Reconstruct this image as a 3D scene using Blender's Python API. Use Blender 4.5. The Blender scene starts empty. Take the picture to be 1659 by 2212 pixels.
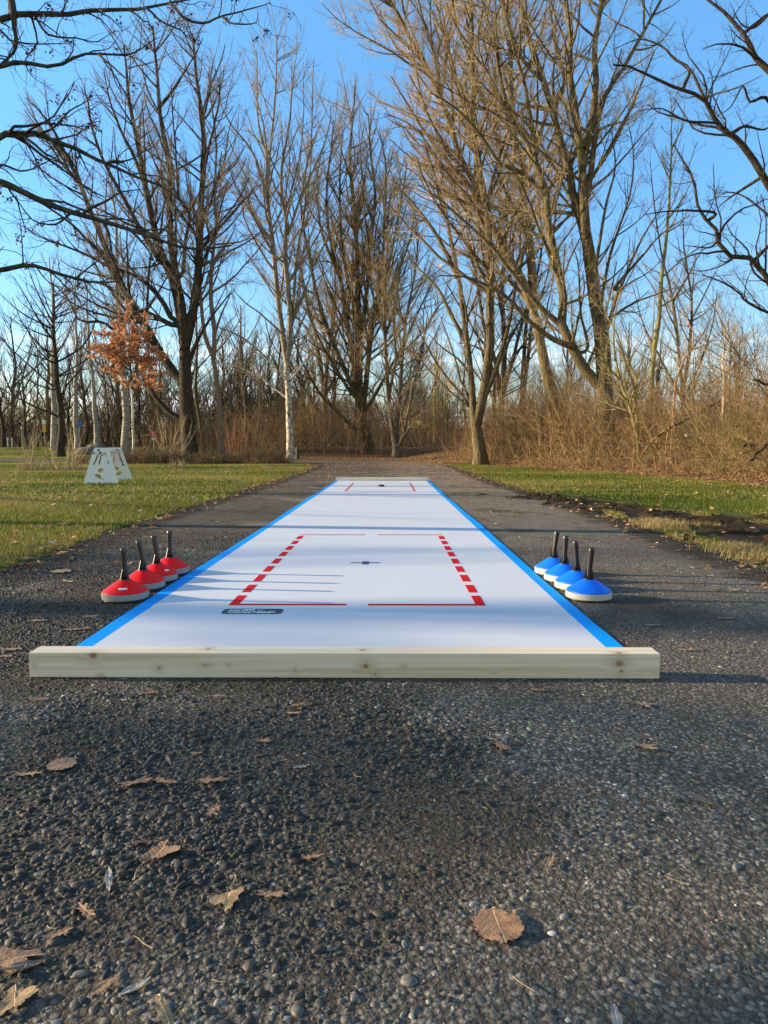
import bpy, bmesh, math, random
import numpy as np
from mathutils import Vector
rng = np.random.default_rng(7)
random.seed(7)
C = bpy.context.scene
COL = C.collection
PI = math.pi
R = math.radians

# ------------------------------------------------------------------ camera
CAMH, FOC, HOR = 0.92, 1534.0, 5.25
YAW = 0.41
cam_d = bpy.data.cameras.new('camera'); cam = bpy.data.objects.new('camera', cam_d); COL.objects.link(cam)
cam.location = (0, 0, CAMH); cam.rotation_euler = (R(90 - HOR), 0, R(YAW))
cam_d.sensor_fit = 'VERTICAL'; cam_d.sensor_height = 36; cam_d.lens = FOC / 2212 * 36
cam_d.clip_start = .05; cam_d.clip_end = 6000
C.camera = cam

# ------------------------------------------------------------------ sun, sky, exposure
SUN_EL, SUN_AZ = 13.5, 6.0           # degrees above the horizon, degrees forward of due left
sdir = Vector((-math.cos(R(SUN_AZ)) * math.cos(R(SUN_EL)), math.sin(R(SUN_AZ)) * math.cos(R(SUN_EL)), math.sin(R(SUN_EL))))
sl = bpy.data.lights.new('sun', 'SUN'); sun = bpy.data.objects.new('sun', sl); COL.objects.link(sun)
sl.energy = 5.0; sl.angle = R(0.55); sl.color = (1.0, .78, .48)
sun.rotation_euler = sdir.to_track_quat('Z', 'Y').to_euler(); sun.location = (-20, 0, 20)
W = bpy.data.worlds.new("World"); C.world = W; W.use_nodes = True
wt = W.node_tree; wt.nodes.clear()
def wn(t, **k):
    n = wt.nodes.new(t)
    for a, b in k.items(): setattr(n, a, b)
    return n
sky = wn('ShaderNodeTexSky', sky_type='NISHITA', sun_disc=False)
sky.sun_elevation = R(SUN_EL); sky.sun_rotation = R(-90 + SUN_AZ); sky.air_density = 1.35; sky.dust_density = .25; sky.ozone_density = 2.2
bg = wn('ShaderNodeBackground'); bg.inputs[1].default_value = 0.105
wo = wn('ShaderNodeOutputWorld')
tc = wn('ShaderNodeTexCoord'); sep = wn('ShaderNodeSeparateXYZ'); wt.links.new(tc.outputs['Generated'], sep.inputs[0])
mp = wn('ShaderNodeMapping'); mp.inputs['Scale'].default_value = (2.2, 2.2, 22); wt.links.new(tc.outputs['Generated'], mp.inputs[0])
nz = wn('ShaderNodeTexNoise'); nz.inputs['Scale'].default_value = 1.7; nz.inputs['Detail'].default_value = 7; nz.inputs['Roughness'].default_value = .6
wt.links.new(mp.outputs[0], nz.inputs['Vector'])
cr = wn('ShaderNodeValToRGB'); cr.color_ramp.elements[0].position = .46; cr.color_ramp.elements[1].position = .62
wt.links.new(nz.outputs[0], cr.inputs[0])
band = wn('ShaderNodeValToRGB'); e = band.color_ramp.elements
e[0].position = .0; e[0].color = (.75, .75, .75, 1); e[1].position = .16; e[1].color = (0, 0, 0, 1)
x = e.new(.075); x.color = (.95, .95, .95, 1)
x = e.new(.115); x.color = (.35, .35, .35, 1)
wt.links.new(sep.outputs[2], band.inputs[0])
mul = wn('ShaderNodeMath', operation='MULTIPLY'); wt.links.new(cr.outputs[0], mul.inputs[0]); wt.links.new(band.outputs[0], mul.inputs[1])
mx = wn('ShaderNodeMixRGB'); wt.links.new(mul.outputs[0], mx.inputs[0]); mx.inputs[2].default_value = (8.2, 8.4, 8.6, 1)
tint = wn('ShaderNodeMixRGB', blend_type='MULTIPLY'); tint.inputs[0].default_value = 1
grade = wn('ShaderNodeValToRGB'); e = grade.color_ramp.elements
e[0].position = .0; e[0].color = (.62, .66, .86, 1); e[1].position = .60; e[1].color = (.60, .98, 1.24, 1)
x = e.new(.82); x.color = (1.15, 1.06, .98, 1); x = e.new(.12); x.color = (.50, .67, .95, 1); x = e.new(.32); x.color = (.44, .74, 1.08, 1)
wt.links.new(sep.outputs[2], grade.inputs[0])
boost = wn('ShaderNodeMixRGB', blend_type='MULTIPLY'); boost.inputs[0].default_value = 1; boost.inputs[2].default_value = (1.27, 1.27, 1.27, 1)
# sky behind the camera made paler as added fill for shaded front faces
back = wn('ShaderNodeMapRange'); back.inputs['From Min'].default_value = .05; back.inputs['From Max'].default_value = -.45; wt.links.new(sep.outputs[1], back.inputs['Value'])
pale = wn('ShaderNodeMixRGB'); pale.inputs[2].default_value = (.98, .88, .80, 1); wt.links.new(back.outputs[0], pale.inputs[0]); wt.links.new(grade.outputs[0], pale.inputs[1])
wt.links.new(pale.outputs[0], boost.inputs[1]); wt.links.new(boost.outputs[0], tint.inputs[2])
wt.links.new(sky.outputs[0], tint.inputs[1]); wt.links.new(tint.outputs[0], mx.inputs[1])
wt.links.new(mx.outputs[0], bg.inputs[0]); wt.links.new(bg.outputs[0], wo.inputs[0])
C.view_settings.view_transform = 'Standard'; C.view_settings.look = 'None'; C.view_settings.gamma = 1
C.view_settings.exposure = 1.30
C.view_settings.use_curve_mapping = False
C.cycles.max_bounces = 6; C.cycles.use_denoising = True

# ------------------------------------------------------------------ reading the photograph: image point -> world
_p, _y = R(90 - HOR), R(YAW)
def ray(px, py):
    v = np.array([(px - 829.5) / FOC, (1106 - py) / FOC, -1.0])
    v = np.array([v[0], v[1] * math.cos(_p) - v[2] * math.sin(_p), v[1] * math.sin(_p) + v[2] * math.cos(_p)])
    return np.array([v[0] * math.cos(_y) - v[1] * math.sin(_y), v[0] * math.sin(_y) + v[1] * math.cos(_y), v[2]])
def P(px, py, d):
    v = ray(px, py); return np.array([0, 0, CAMH]) + v * (d / v[1])
def G(px, py, z=0.0):
    v = ray(px, py); return np.array([0, 0, CAMH]) + v * ((z - CAMH) / v[2])

# ------------------------------------------------------------------ terrain
def sm(t): t = np.clip(t, 0, 1); return t * t * (3 - 2 * t)
def hedge_x(y): return np.interp(y, [0, 18, 26, 34, 40, 50, 56], [9.6, 9.4, 8.8, 5.6, 4.2, 3.2, 0])
def H(x, y):
    x = np.asarray(x, float); y = np.asarray(y, float)
    hr = .6 * sm((x - hedge_x(y)) / 5) * sm((60 - y) / 6 + .2)
    yb = 55 + 8 * sm((-7 - x) / 5); w = 8 + 8 * sm((-7 - x) / 5)
    hf = .88 * sm((y - yb) / w)
    far_ = 7.5 * sm((np.hypot(x, np.maximum(y, 0)) - 170) / 110) * (y > 20)
    return np.maximum(hr, hf) + far_

# ------------------------------------------------------------------ object helpers
def tag(o, label=None, cat=None, group=None, kind=None):
    if label: o['label'] = label
    if cat: o['category'] = cat
    if group: o['group'] = group
    if kind: o['kind'] = kind
    return o
def thing(name, label, cat, loc=(0, 0, 0), rz=0, group=None):
    o = bpy.data.objects.new(name, None); COL.objects.link(o); o.location = loc; o.rotation_euler = (0, 0, rz)
    o.empty_display_size = .1
    return tag(o, label, cat, group)
def link(name, me, parent=None, mat=None, smooth=False):
    if mat is not None and not me.materials: me.materials.append(mat)
    if smooth: me.polygons.foreach_set('use_smooth', np.ones(len(me.polygons), bool))
    o = bpy.data.objects.new(name, me); COL.objects.link(o)
    if parent: o.parent = parent
    return o
def fast_mesh(name, v, f, col=None):
    """v (N,3); f (M,k) one polygon size, or a list of such arrays"""
    fs = [a for a in (f if isinstance(f, list) else [f]) if len(a)]
    me = bpy.data.meshes.new(name)
    me.vertices.add(len(v)); me.vertices.foreach_set('co', np.ascontiguousarray(v, np.float32).ravel())
    nl = sum(a.size for a in fs); npol = sum(len(a) for a in fs)
    me.loops.add(nl); me.loops.foreach_set('vertex_index', np.concatenate([a.ravel() for a in fs]).astype(np.int32))
    me.polygons.add(npol)
    tot = np.concatenate([np.full(len(a), a.shape[1]) for a in fs]); st = np.concatenate([[0], np.cumsum(tot)[:-1]])
    me.polygons.foreach_set('loop_start', st.astype(np.int32)); me.polygons.foreach_set('loop_total', tot.astype(np.int32))
    if col is not None:
        a = me.color_attributes.new('Col', 'FLOAT_COLOR', 'POINT')
        c = np.ones((len(v), 4), np.float32); c[:, :3] = col; a.data.foreach_set('color', c.ravel())
    me.update(calc_edges=True)
    return me
def bm_mesh(name, bm):
    me = bpy.data.meshes.new(name); bm.to_mesh(me); bm.free(); return me
def box(bm, x0, x1, y0, y1, z0, z1, bev=0):
    r = bmesh.ops.create_cube(bm, size=1)
    for v in r['verts']: v.co = ((x0 + x1) / 2 + v.co.x * (x1 - x0), (y0 + y1) / 2 + v.co.y * (y1 - y0), (z0 + z1) / 2 + v.co.z * (z1 - z0))
    if bev: bmesh.ops.bevel(bm, geom=list({e for v in r['verts'] for e in v.link_edges}), offset=bev, segments=2, affect='EDGES')
def lathe(bm, prof, n=48, shift=lambda z: (0, 0), cap=True):
    rings = []
    for r, z in prof:
        dx, dy = shift(z)
        rings.append([bm.verts.new((dx + r * math.cos(2 * PI * i / n), dy + r * math.sin(2 * PI * i / n), z)) for i in range(n)])
    for a, b in zip(rings, rings[1:]):
        for i in range(n): bm.faces.new((a[i], a[(i + 1) % n], b[(i + 1) % n], b[i]))
    if cap:
        bm.faces.new(rings[0][::-1]); bm.faces.new(rings[-1])

# ------------------------------------------------------------------ materials
def M(name, rough=.8, spec=.3):
    m = bpy.data.materials.new(name); m.use_nodes = True; t = m.node_tree; b = t.nodes['Principled BSDF']
    b.inputs['Roughness'].default_value = rough; b.inputs['Specular IOR Level'].default_value = spec
    return m, t, b
def N(t, typ, ins=None, **k):
    n = t.nodes.new(typ)
    for a, b in k.items(): setattr(n, a, b)
    for key, val in (ins or {}).items():
        s = n.inputs[key]
        if isinstance(val, bpy.types.NodeSocket): t.links.new(val, s)
        else: s.default_value = val
    return n
def coords(t, scale=(1, 1, 1), rot=(0, 0, 0), which='Object'):
    c = N(t, 'ShaderNodeTexCoord'); return N(t, 'ShaderNodeMapping', {'Vector': c.outputs[which], 'Scale': scale, 'Rotation': rot}).outputs[0]
def noise(t, vec, scale, detail=4, rough=.55, dist=0):
    return N(t, 'ShaderNodeTexNoise', {'Vector': vec, 'Scale': scale, 'Detail': detail, 'Roughness': rough, 'Distortion': dist}).outputs[0]
def ramp(t, fac, stops, interp='LINEAR'):
    n = N(t, 'ShaderNodeValToRGB', {'Fac': fac}); cr = n.color_ramp; cr.interpolation = interp
    while len(cr.elements) < len(stops): cr.elements.new(.5)
    for e, (p, c) in zip(cr.elements, stops):
        e.position = p; e.color = (*c, 1) if isinstance(c, tuple) else (c, c, c, 1)
    return n.outputs[0]
def mix(t, fac, a, b, mode='MIX'):
    n = t.nodes.new('ShaderNodeMixRGB'); n.blend_type = mode
    for s, v in zip(n.inputs, (fac, a, b)):
        if isinstance(v, bpy.types.NodeSocket): t.links.new(v, s)
        else: s.default_value = (*v, 1) if isinstance(v, tuple) else v
    return n.outputs[0]
def math_(t, op, a, b=0.0, c=0.0):
    n = N(t, 'ShaderNodeMath', operation=op)
    for s, v in zip(n.inputs, (a, b, c)):
        if isinstance(v, bpy.types.NodeSocket): t.links.new(v, s)
        else: s.default_value = v
    return n.outputs[0]
def bump(t, b, h, dist, strength=1.0, prev=None):
    n = N(t, 'ShaderNodeBump', {'Height': h, 'Distance': dist, 'Strength': strength})
    if prev: t.links.new(prev, n.inputs['Normal'])
    t.links.new(n.outputs[0], b.inputs['Normal']); return n.outputs[0]
def setc(t, b, c): t.links.new(c, b.inputs['Base Color'])
def attr(t, name='Col'): return N(t, 'ShaderNodeAttribute', attribute_name=name).outputs['Color']

def bark(name, dark, light, moss=None, moss_amt=.5, scale=1.0, bmp=.02):
    m, t, b = M(name, .9, .15)
    v = coords(t, (1, 1, .25)); n1 = noise(t, v, 14 * scale, 6, .7)
    c = ramp(t, n1, [(.35, dark), (.65, light)])
    if moss:
        n2 = noise(t, coords(t), .9, 5, .65)
        c = mix(t, ramp(t, n2, [(1 - moss_amt - .08, 0.0), (1 - moss_amt + .12, 1.0)]), c, moss)
    setc(t, b, c)
    if bmp: bump(t, b, n1, bmp)
    return m
bark_dark = bark('dark_furrowed_bark', (.018, .014, .011), (.085, .064, .046), (.045, .043, .016), .36, .8, .06)
bark_brown = bark('brown_mossy_bark', (.032, .024, .016), (.13, .098, .06), (.10, .092, .032), .40)
bark_grey = bark('grey_bark', (.06, .05, .038), (.19, .16, .12), (.13, .125, .055), .40)
bark_gold = bark('golden_mossy_bark', (.045, .034, .02), (.28, .215, .12), (.14, .125, .045), .42, 1, .03)
bark_tan = bark('tan_mossy_bark', (.032, .025, .016), (.20, .155, .09), (.085, .078, .028), .42, .8, .05)
bark_pink = bark('pinkish_bark', (.11, .075, .055), (.26, .18, .13), (.10, .09, .06), .3, 1, .01)
bark_bough = bark('dark_bough_bark', (.022, .020, .014), (.085, .078, .052), (.075, .078, .035), .34, 1, .01)
bark_olive = bark('olive_bark', (.14, .115, .05), (.30, .25, .11), (.17, .17, .045), .45, 1, .01)
twig_dark = bark('dark_twigs', (.045, .038, .03), (.11, .09, .065), (.08, .08, .03), .3, .3, 0)
twig_grey = bark('grey_twigs', (.17, .135, .10), (.48, .40, .31), None, 0, .3, 0)
twig_tan = bark('tan_twigs', (.17, .125, .07), (.60, .47, .28), (.19, .17, .06), .4, .5, 0)
twig_rust = bark('rust_brush_twigs', (.13, .075, .04), (.38, .25, .13), None, .4, .6, 0)
twig_orange = bark('orange_twigs', (.24, .165, .10), (.68, .50, .31), (.22, .19, .07), .4, .5, 0)
twig_brush = bark('brush_twigs', (.05, .032, .019), (.54, .36, .19), (.26, .20, .08), .4, .9, 0)
twig_wood = bark('wood_edge_twigs', (.055, .043, .03), (.16, .115, .075), (.10, .09, .045), .35, .2, 0)
twig_pale = bark('pale_stems', (.30, .23, .14), (.55, .43, .27), None, 0, .3, 0)
twig_red = bark('red_stems', (.20, .10, .06), (.44, .25, .16), None, 0, .3, 0)
m, t, b = M('birch_bark', .8, .15)
v = coords(t, (1, 1, 1)); n1 = noise(t, coords(t, (1.2, 1.2, 6)), 2.2, 5, .7, .3); n2 = noise(t, coords(t, (1, 1, .5)), 1.3, 3)
c = ramp(t, n1, [(.33, (.03, .027, .025)), (.40, (.16, .14, .12)), (.46, (.28, .255, .22)), (.7, (.40, .37, .32))])
setc(t, b, c); birch = m
m, t, b = M('birch_bark_rough', .8, .2)
n1 = noise(t, coords(t, (2, 2, 1.4)), 2.6, 7, .75, .5)
c = ramp(t, n1, [(.40, (.05, .04, .03)), (.47, (.24, .19, .14)), (.53, (.56, .49, .40)), (.7, (.64, .57, .48))])
zz_ = N(t, 'ShaderNodeSeparateXYZ', {0: coords(t)}).outputs[2]
c = mix(t, ramp(t, math_(t, 'ADD', math_(t, 'MULTIPLY', zz_, .1), math_(t, 'MULTIPLY', n1, .3)), [(.82, 0.0), (.95, 1.0)]), c, ramp(t, n1, [(.35, (.10, .08, .055)), (.65, (.30, .26, .20))]))
setc(t, b, c); bump(t, b, n1, .03); birch_rough = m

# ground
m, t, b = M('ground', .95, .1)
zc = N(t, 'ShaderNodeSeparateColor', {0: attr(t)})
v = coords(t); nbig = noise(t, v, .55, 5, .6); nfine = noise(t, v, 28, 6, .75); nmid = noise(t, v, 5, 5, .65)
grass = mix(t, ramp(t, nmid, [(.35, 0.0), (.65, 1.0)]), (.055, .095, .014), (.14, .17, .03))
grass = mix(t, ramp(t, nbig, [(.45, 0.0), (.7, .8)]), grass, (.15, .14, .045))
grass = mix(t, ramp(t, nfine, [(.3, .7), (.6, 0.0)]), grass, (.03, .035, .012))
lit = mix(t, ramp(t, nfine, [(.35, 0.0), (.62, 1.0)]), (.065, .042, .025), (.30, .17, .09))
lit = mix(t, ramp(t, nmid, [(.4, 0.0), (.75, .7)]), lit, (.11, .085, .04))
f = math_(t, 'ADD', zc.outputs[0], math_(t, 'MULTIPLY', math_(t, 'SUBTRACT', nmid, .5), .9))
base = mix(t, ramp(t, f, [(.42, 0.0), (.58, 1.0)]), grass, lit)
mudf = math_(t, 'ADD', zc.outputs[1], math_(t, 'MULTIPLY', math_(t, 'SUBTRACT', noise(t, v, 9, 5, .7), .5), 1.1))
base = mix(t, ramp(t, mudf, [(.45, 0.0), (.6, 1.0)]), base, (.035, .025, .018))
setc(t, b, base); bump(t, b, nfine, .05); mat_ground = m

# asphalt with exposed pebbles
m, t, b = M('asphalt', .85, .12)
v = coords(t); vd = N(t, 'ShaderNodeVectorMath', {0: v, 1: N(t, 'ShaderNodeTexNoise', {'Vector': v, 'Scale': 60.0}).outputs['Color']}, operation='MULTIPLY_ADD')
vor = N(t, 'ShaderNodeTexVoronoi', {'Vector': v, 'Scale': 75.0, 'Randomness': 1.0})
vor2 = N(t, 'ShaderNodeTexVoronoi', {'Vector': v, 'Scale': 150.0, 'Randomness': 1.0})
peb = N(t, 'ShaderNodeSeparateColor', {0: vor.outputs['Color']}).outputs[0]
cellc = ramp(t, peb, [(0, (.075, .072, .068)), (.6, (.17, .160, .145)), (.9, (.27, .25, .225)), (1, (.34, .31, .27))])
edge = ramp(t, vor.outputs['Distance'], [(.35, 1.0), (.62, 0.0)])
c = mix(t, edge, (.058, .055, .051), cellc)
nb = noise(t, v, .9, 6, .62); nb2 = noise(t, coords(t, (1, .35, 1)), 2.3, 5, .7)
c = mix(t, ramp(t, nb, [(.42, 0.0), (.66, .55)]), c, (.085, .066, .045))
sx = N(t, 'ShaderNodeSeparateXYZ', {0: v})
far = N(t, 'ShaderNodeMapRange', {'Value': sx.outputs[1], 'From Min': 2.5, 'From Max': 16.0}).outputs[0]
c = mix(t, math_(t, 'MULTIPLY', far, .70), c, ramp(t, noise(t, coords(t, (1, .6, 1)), 7, 6, .7), [(.35, (.13, .098, .068)), (.65, (.34, .26, .18))]))
exs = N(t, 'ShaderNodeSeparateColor', {0: attr(t)}); ex = exs.outputs[0]
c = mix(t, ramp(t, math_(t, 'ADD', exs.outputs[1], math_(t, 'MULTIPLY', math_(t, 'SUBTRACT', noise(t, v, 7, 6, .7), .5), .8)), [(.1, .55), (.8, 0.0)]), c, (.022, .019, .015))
grit = noise(t, v, 260, 3, .8); c = mix(t, ramp(t, grit, [(.55, 0.0), (.75, .6)]), c, (.30, .27, .23))
ef = math_(t, 'ADD', ex, math_(t, 'MULTIPLY', math_(t, 'SUBTRACT', noise(t, v, 3.2, 6, .7), .5), 1.0))
c = mix(t, ramp(t, ef, [(.5, 0.0), (.75, .85)]), c, (.030, .022, .014))
c = mix(t, ramp(t, nb2, [(.54, 0.0), (.70, .70)]), c, (.055, .038, .024))
setc(t, b, c)
h = math_(t, 'ADD', math_(t, 'MULTIPLY', math_(t, 'SUBTRACT', 1.0, vor.outputs['Distance']), .7), math_(t, 'MULTIPLY', math_(t, 'SUBTRACT', 1.0, vor2.outputs['Distance']), .3))
nf = noise(t, v, 42, 5, .75); b1_ = bump(t, b, h, .0075); bump(t, b, nf, .010, .7, b1_); mat_asphalt = m
m, t, b = M('pebble', .6, .2)
n1 = noise(t, coords(t), 160, 4, .7); setc(t, b, mix(t, ramp(t, n1, [(.3, .55), (.7, 0.0)]), attr(t), (.02, .018, .016))); mat_peb = m
m, t, b = M('grass_blades', .6, .25)
setc(t, b, attr(t)); b.inputs['Subsurface Weight'].default_value = 0
tr = N(t, 'ShaderNodeBsdfTranslucent', {'Color': attr(t)}); ms = N(t, 'ShaderNodeMixShader', {0: .35, 1: b.outputs[0], 2: tr.outputs[0]})
t.links.new(ms.outputs[0], t.nodes['Material Output'].inputs[0]); mat_blade = m
m, t, b = M('litter_leaves', .75, .25)
setc(t, b, attr(t))
tr = N(t, 'ShaderNodeBsdfTranslucent', {'Color': attr(t)}); ms = N(t, 'ShaderNodeMixShader', {0: .25, 1: b.outputs[0], 2: tr.outputs[0]})
t.links.new(ms.outputs[0], t.nodes['Material Output'].inputs[0]); mat_litter = m
def leaf_mat(name, a, c2, vein=(.05, .03, .02)):
    m, t, b = M(name, .6, .35); v = coords(t)
    n = noise(t, v, 22, 5, .7); n2 = noise(t, v, 60, 3)
    c = mix(t, ramp(t, n, [(.35, 0.0), (.65, 1.0)]), a, c2)
    c = mix(t, ramp(t, n2, [(.6, 0.0), (.72, .8)]), c, vein)
    q = N(t, 'ShaderNodeSeparateXYZ', {0: v}); ay = math_(t, 'ABSOLUTE', q.outputs[1])
    mid = ramp(t, math_(t, 'MULTIPLY', ay, 100), [(.06, 1.0), (.14, 0.0)])
    side = ramp(t, math_(t, 'ABSOLUTE', math_(t, 'SINE', math_(t, 'MULTIPLY', math_(t, 'SUBTRACT', q.outputs[0], ay), 230))), [(.05, .7), (.22, 0.0)])
    vn_ = math_(t, 'MAXIMUM', mid, side); c = mix(t, vn_, c, tuple(min(1, x_ * 1.7) for x_ in c2))
    bump(t, b, math_(t, 'SUBTRACT', n, math_(t, 'MULTIPLY', vn_, .5)), .006); setc(t, b, c); return m
lm_brown = leaf_mat('dead_leaf_brown', (.15, .085, .05), (.32, .20, .125))
lm_tan = leaf_mat('dead_leaf_tan', (.24, .15, .075), (.42, .28, .15))
lm_rust = leaf_mat('dead_leaf_rust', (.22, .11, .06), (.37, .22, .125))
lm_grey = leaf_mat('dead_leaf_grey', (.25, .22, .18), (.42, .37, .32), (.2, .16, .13))
lm_dark = leaf_mat('dead_leaf_dark', (.05, .032, .022), (.11, .065, .042))
def plain(name, col, rough=.5, spec=.5, var=.12, sc=40, bmp=0.0):
    m, t, b = M(name, rough, spec); n = noise(t, coords(t), sc, 4, .6)
    setc(t, b, mix(t, ramp(t, n, [(.3, 0.0), (.7, 1.0)]), tuple(x * (1 - var) for x in col), tuple(min(1, x * (1 + var)) for x in col)))
    if bmp: bump(t, b, n, bmp)
    return m
m_white = plain('lane_white', (.57, .60, .68), .5, .15, .02, 3)
m_blue = plain('lane_blue', (.0, .30, .86), .6, .1, .04, 8)
m_red = plain('marking_red', (.52, .008, .014), .7, .08, .05)
m_navy = plain('marking_navy', (.03, .035, .18), .5)
m_label = plain('sticker_dark', (.022, .035, .055), .5)
m_letter = plain('sticker_lettering', (.62, .68, .75), .5, .4, .03)
m_cap_red = plain('stone_red', (.80, .004, .005), .45, .25, .06, 160, .0004)
m_cap_blue = plain('stone_blue', (.002, .14, .80), .42, .3, .06, 160, .0004)
m_ring_grey = plain('stone_ring_grey', (.27, .275, .28), .55, .3, .05, 30)
m_ring_light = plain('stone_ring_light', (.44, .43, .38), .55, .3, .05, 30)
m_black = plain('black_plastic', (.012, .012, .013), .35, .5, .2)
m_puck = plain('black_rubber', (.02, .02, .022), .5)
m_metal = plain('weathered_grey_metal', (.22, .20, .19), .5, .5, .3)
m_board = plain('white_board', (.72, .74, .74), .55, .35, .07, 6)
m_post = plain('bollard_wood', (.085, .07, .045), .85, .2, .35, 12, .01)
m_stake = plain('whitewashed_stem', (.56, .55, .48), .8, .2, .12, 9, .004)
m_rock = plain('boulder_rock', (.13, .11, .085), .85, .3, .45, 2.2, .12)
m_log = bark('weathered_log', (.16, .12, .08), (.40, .32, .21), (.16, .13, .06), .3)
m_mud = plain('wet_mud', (.030, .020, .011), .95, .1, .5, 14, .02)
m_signw = plain('sign_white', (.7, .7, .7), .4); m_signy = plain('sign_yellow', (.65, .33, .02), .4)
m_signr = plain('sign_red', (.6, .03, .07), .4); m_signb = plain('sign_blue', (.03, .10, .45), .4)
# spruce beam
def beam_mat(name, knots):
    m, t, b = M(name, .6, .25); v = coords(t)
    off = None; kc = None; d0 = N(t, 'ShaderNodeSeparateXYZ', {0: v})
    xz = N(t, 'ShaderNodeCombineXYZ', {0: d0.outputs[0], 1: math_(t, 'MULTIPLY', d0.outputs[1], .9), 2: d0.outputs[2]}).outputs[0]
    knot = None; push = None
    for (kx, kz, kr, face) in knots:
        cx = N(t, 'ShaderNodeVectorMath', {0: xz, 1: (kx, face, kz)}, operation='SUBTRACT').outputs[0]
        cx = N(t, 'ShaderNodeVectorMath', {0: cx, 1: (.75, 1.0, 1.0)}, operation='MULTIPLY').outputs[0]
        L = N(t, 'ShaderNodeVectorMath', {0: cx}, operation='LENGTH').outputs['Value']
        k = ramp(t, math_(t, 'DIVIDE', L, kr * 4), [(0, 1.0), (.14, .9), (.24, .35), (.5, .16), (1, 0.0)])
        knot = k if knot is None else math_(t, 'MAXIMUM', knot, k)
    warp = math_(t, 'MULTIPLY', knot, .022)
    vv = N(t, 'ShaderNodeCombineXYZ', {0: math_(t, 'MULTIPLY', d0.outputs[0], .016), 1: math_(t, 'ADD', d0.outputs[1], warp), 2: math_(t, 'ADD', d0.outputs[2], warp)}).outputs[0]
    vn = N(t, 'ShaderNodeVectorMath', {0: vv, 1: N(t, 'ShaderNodeVectorMath', {0: N(t, 'ShaderNodeTexNoise', {'Vector': coords(t, (.5, 3, 3)), 'Scale': 2.0}).outputs['Color'], 1: (.008, .008, .008)}, operation='MULTIPLY').outputs[0]}, operation='ADD').outputs[0]
    g = noise(t, vn, 75, 2, .5); g2 = noise(t, vn, 24, 1, .5)
    c = mix(t, ramp(t, g, [(.38, 0.0), (.72, 1.0)]), (.74, .66, .53), (.62, .51, .36))
    c = mix(t, ramp(t, g2, [(.56, 0.0), (.62, .55), (.68, .1)]), c, (.52, .39, .24))
    c = mix(t, knot, c, (.27, .155, .08))
    setc(t, b, c); bump(t, b, g, .0006); return m

# ------------------------------------------------------------------ the setting: ground sheet
def axis(lo, hi, n, c, s):
    a, b2 = math.asinh((lo - c) / s), math.asinh((hi - c) / s); return c + s * np.sinh(np.linspace(a, b2, n))
gx = axis(-900, 900, 420, 0, 8); gy = axis(-60, 2200, 460, 12, 12)
X, Y = np.meshgrid(gx, gy); Z = H(X, Y)
def wob(x, y, s): return (np.sin(x * 1.7 * s + 1.3 * np.sin(y * .9 * s)) + np.sin(y * 2.1 * s + 1.1 * np.sin(x * 1.3 * s + 2))) * .5
Z = Z + np.where((np.abs(X) > 3.3) | (Y > 60), .018 * wob(X, Y, 1.2) + .01 * wob(X, Y, 3.7), 0) - .004
# path outline (left edge, right edge)
EL = np.array([(-2.9, -6), (-2.85, 0), (-2.8, 4), (-3.0, 8), (-3.0, 12), (-3.05, 18), (-3.3, 31), (-4.3, 38.5), (-7.5, 42.5), (-14, 44), (-30, 43.6), (-70, 43)], float)
ER = np.array([(2.9, -6), (2.85, 0), (2.8, 5), (2.9, 8.5), (2.9, 12), (2.75, 20), (3.0, 34), (2.4, 43), (-1.5, 49.5), (-8, 52.5), (-30, 56), (-70, 57)], float)
def left_edge(y): return np.interp(y, EL[:9, 1], EL[:9, 0])
def right_edge(y): return np.interp(y, ER[:9, 1], ER[:9, 0])
mudline = np.array([G(1130, 1068), G(1220, 1086), G(1330, 1098), G(1450, 1112), G(1560, 1130), G(1659, 1150), G(1800, 1190)])
def mud_d(x, y):
    o = np.argsort(mudline[:, 1]); return np.abs(x - np.interp(y, mudline[o, 1], mudline[o, 0])), (y > mudline[:, 1].min() - .5) & (y < mudline[:, 1].max() + .6)
def zone(x, y):
    """1 = leaf litter and brush floor, 0 = grass"""
    z = sm((x - hedge_x(y) + 1.3) / .8)
    z = np.maximum(z, sm((y - 53) / 2) * (x > -11))
    z = np.maximum(z, np.where((x < 0) & (x > -14.5), sm((y - 36.8) / 1.2), 0))
    z = np.maximum(z, np.where((x <= -14.5) & (x > -17), sm((y - 38.5) / 1.2) * sm((42 - y) / 1.2), 0))
    z = np.maximum(z, sm((y - 76) / 8)); z = np.maximum(z, np.where(x > 0, sm((y - 37) / 4), 0))
    return z
md, mok = mud_d(X, Y)
zmud = np.where(mok, sm(1.3 - md / 1.15) * .75, 0)
zmud = np.maximum(zmud, sm(1 - np.abs(X - left_edge(Y)) / .22) * (Y < 40) * .75)
col = np.stack([zone(X, Y), zmud, np.zeros_like(X)], -1).reshape(-1, 3)
def grid_faces(ny, nx):
    i = np.arange(ny * nx).reshape(ny, nx); return np.stack([i[:-1, :-1], i[:-1, 1:], i[1:, 1:], i[1:, :-1]], -1).reshape(-1, 4)
tag(link('ground', fast_mesh('ground', np.stack([X, Y, Z], -1).reshape(-1, 3), grid_faces(len(gy), len(gx)), col), None, mat_ground, True), kind='structure')
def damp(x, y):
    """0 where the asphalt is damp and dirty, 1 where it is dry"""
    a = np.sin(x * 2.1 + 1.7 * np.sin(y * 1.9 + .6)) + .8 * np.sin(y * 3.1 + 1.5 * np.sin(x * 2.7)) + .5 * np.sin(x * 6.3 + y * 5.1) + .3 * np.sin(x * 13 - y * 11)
    return sm((a + 1.1 + .9 * x) / 2.2)
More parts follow.
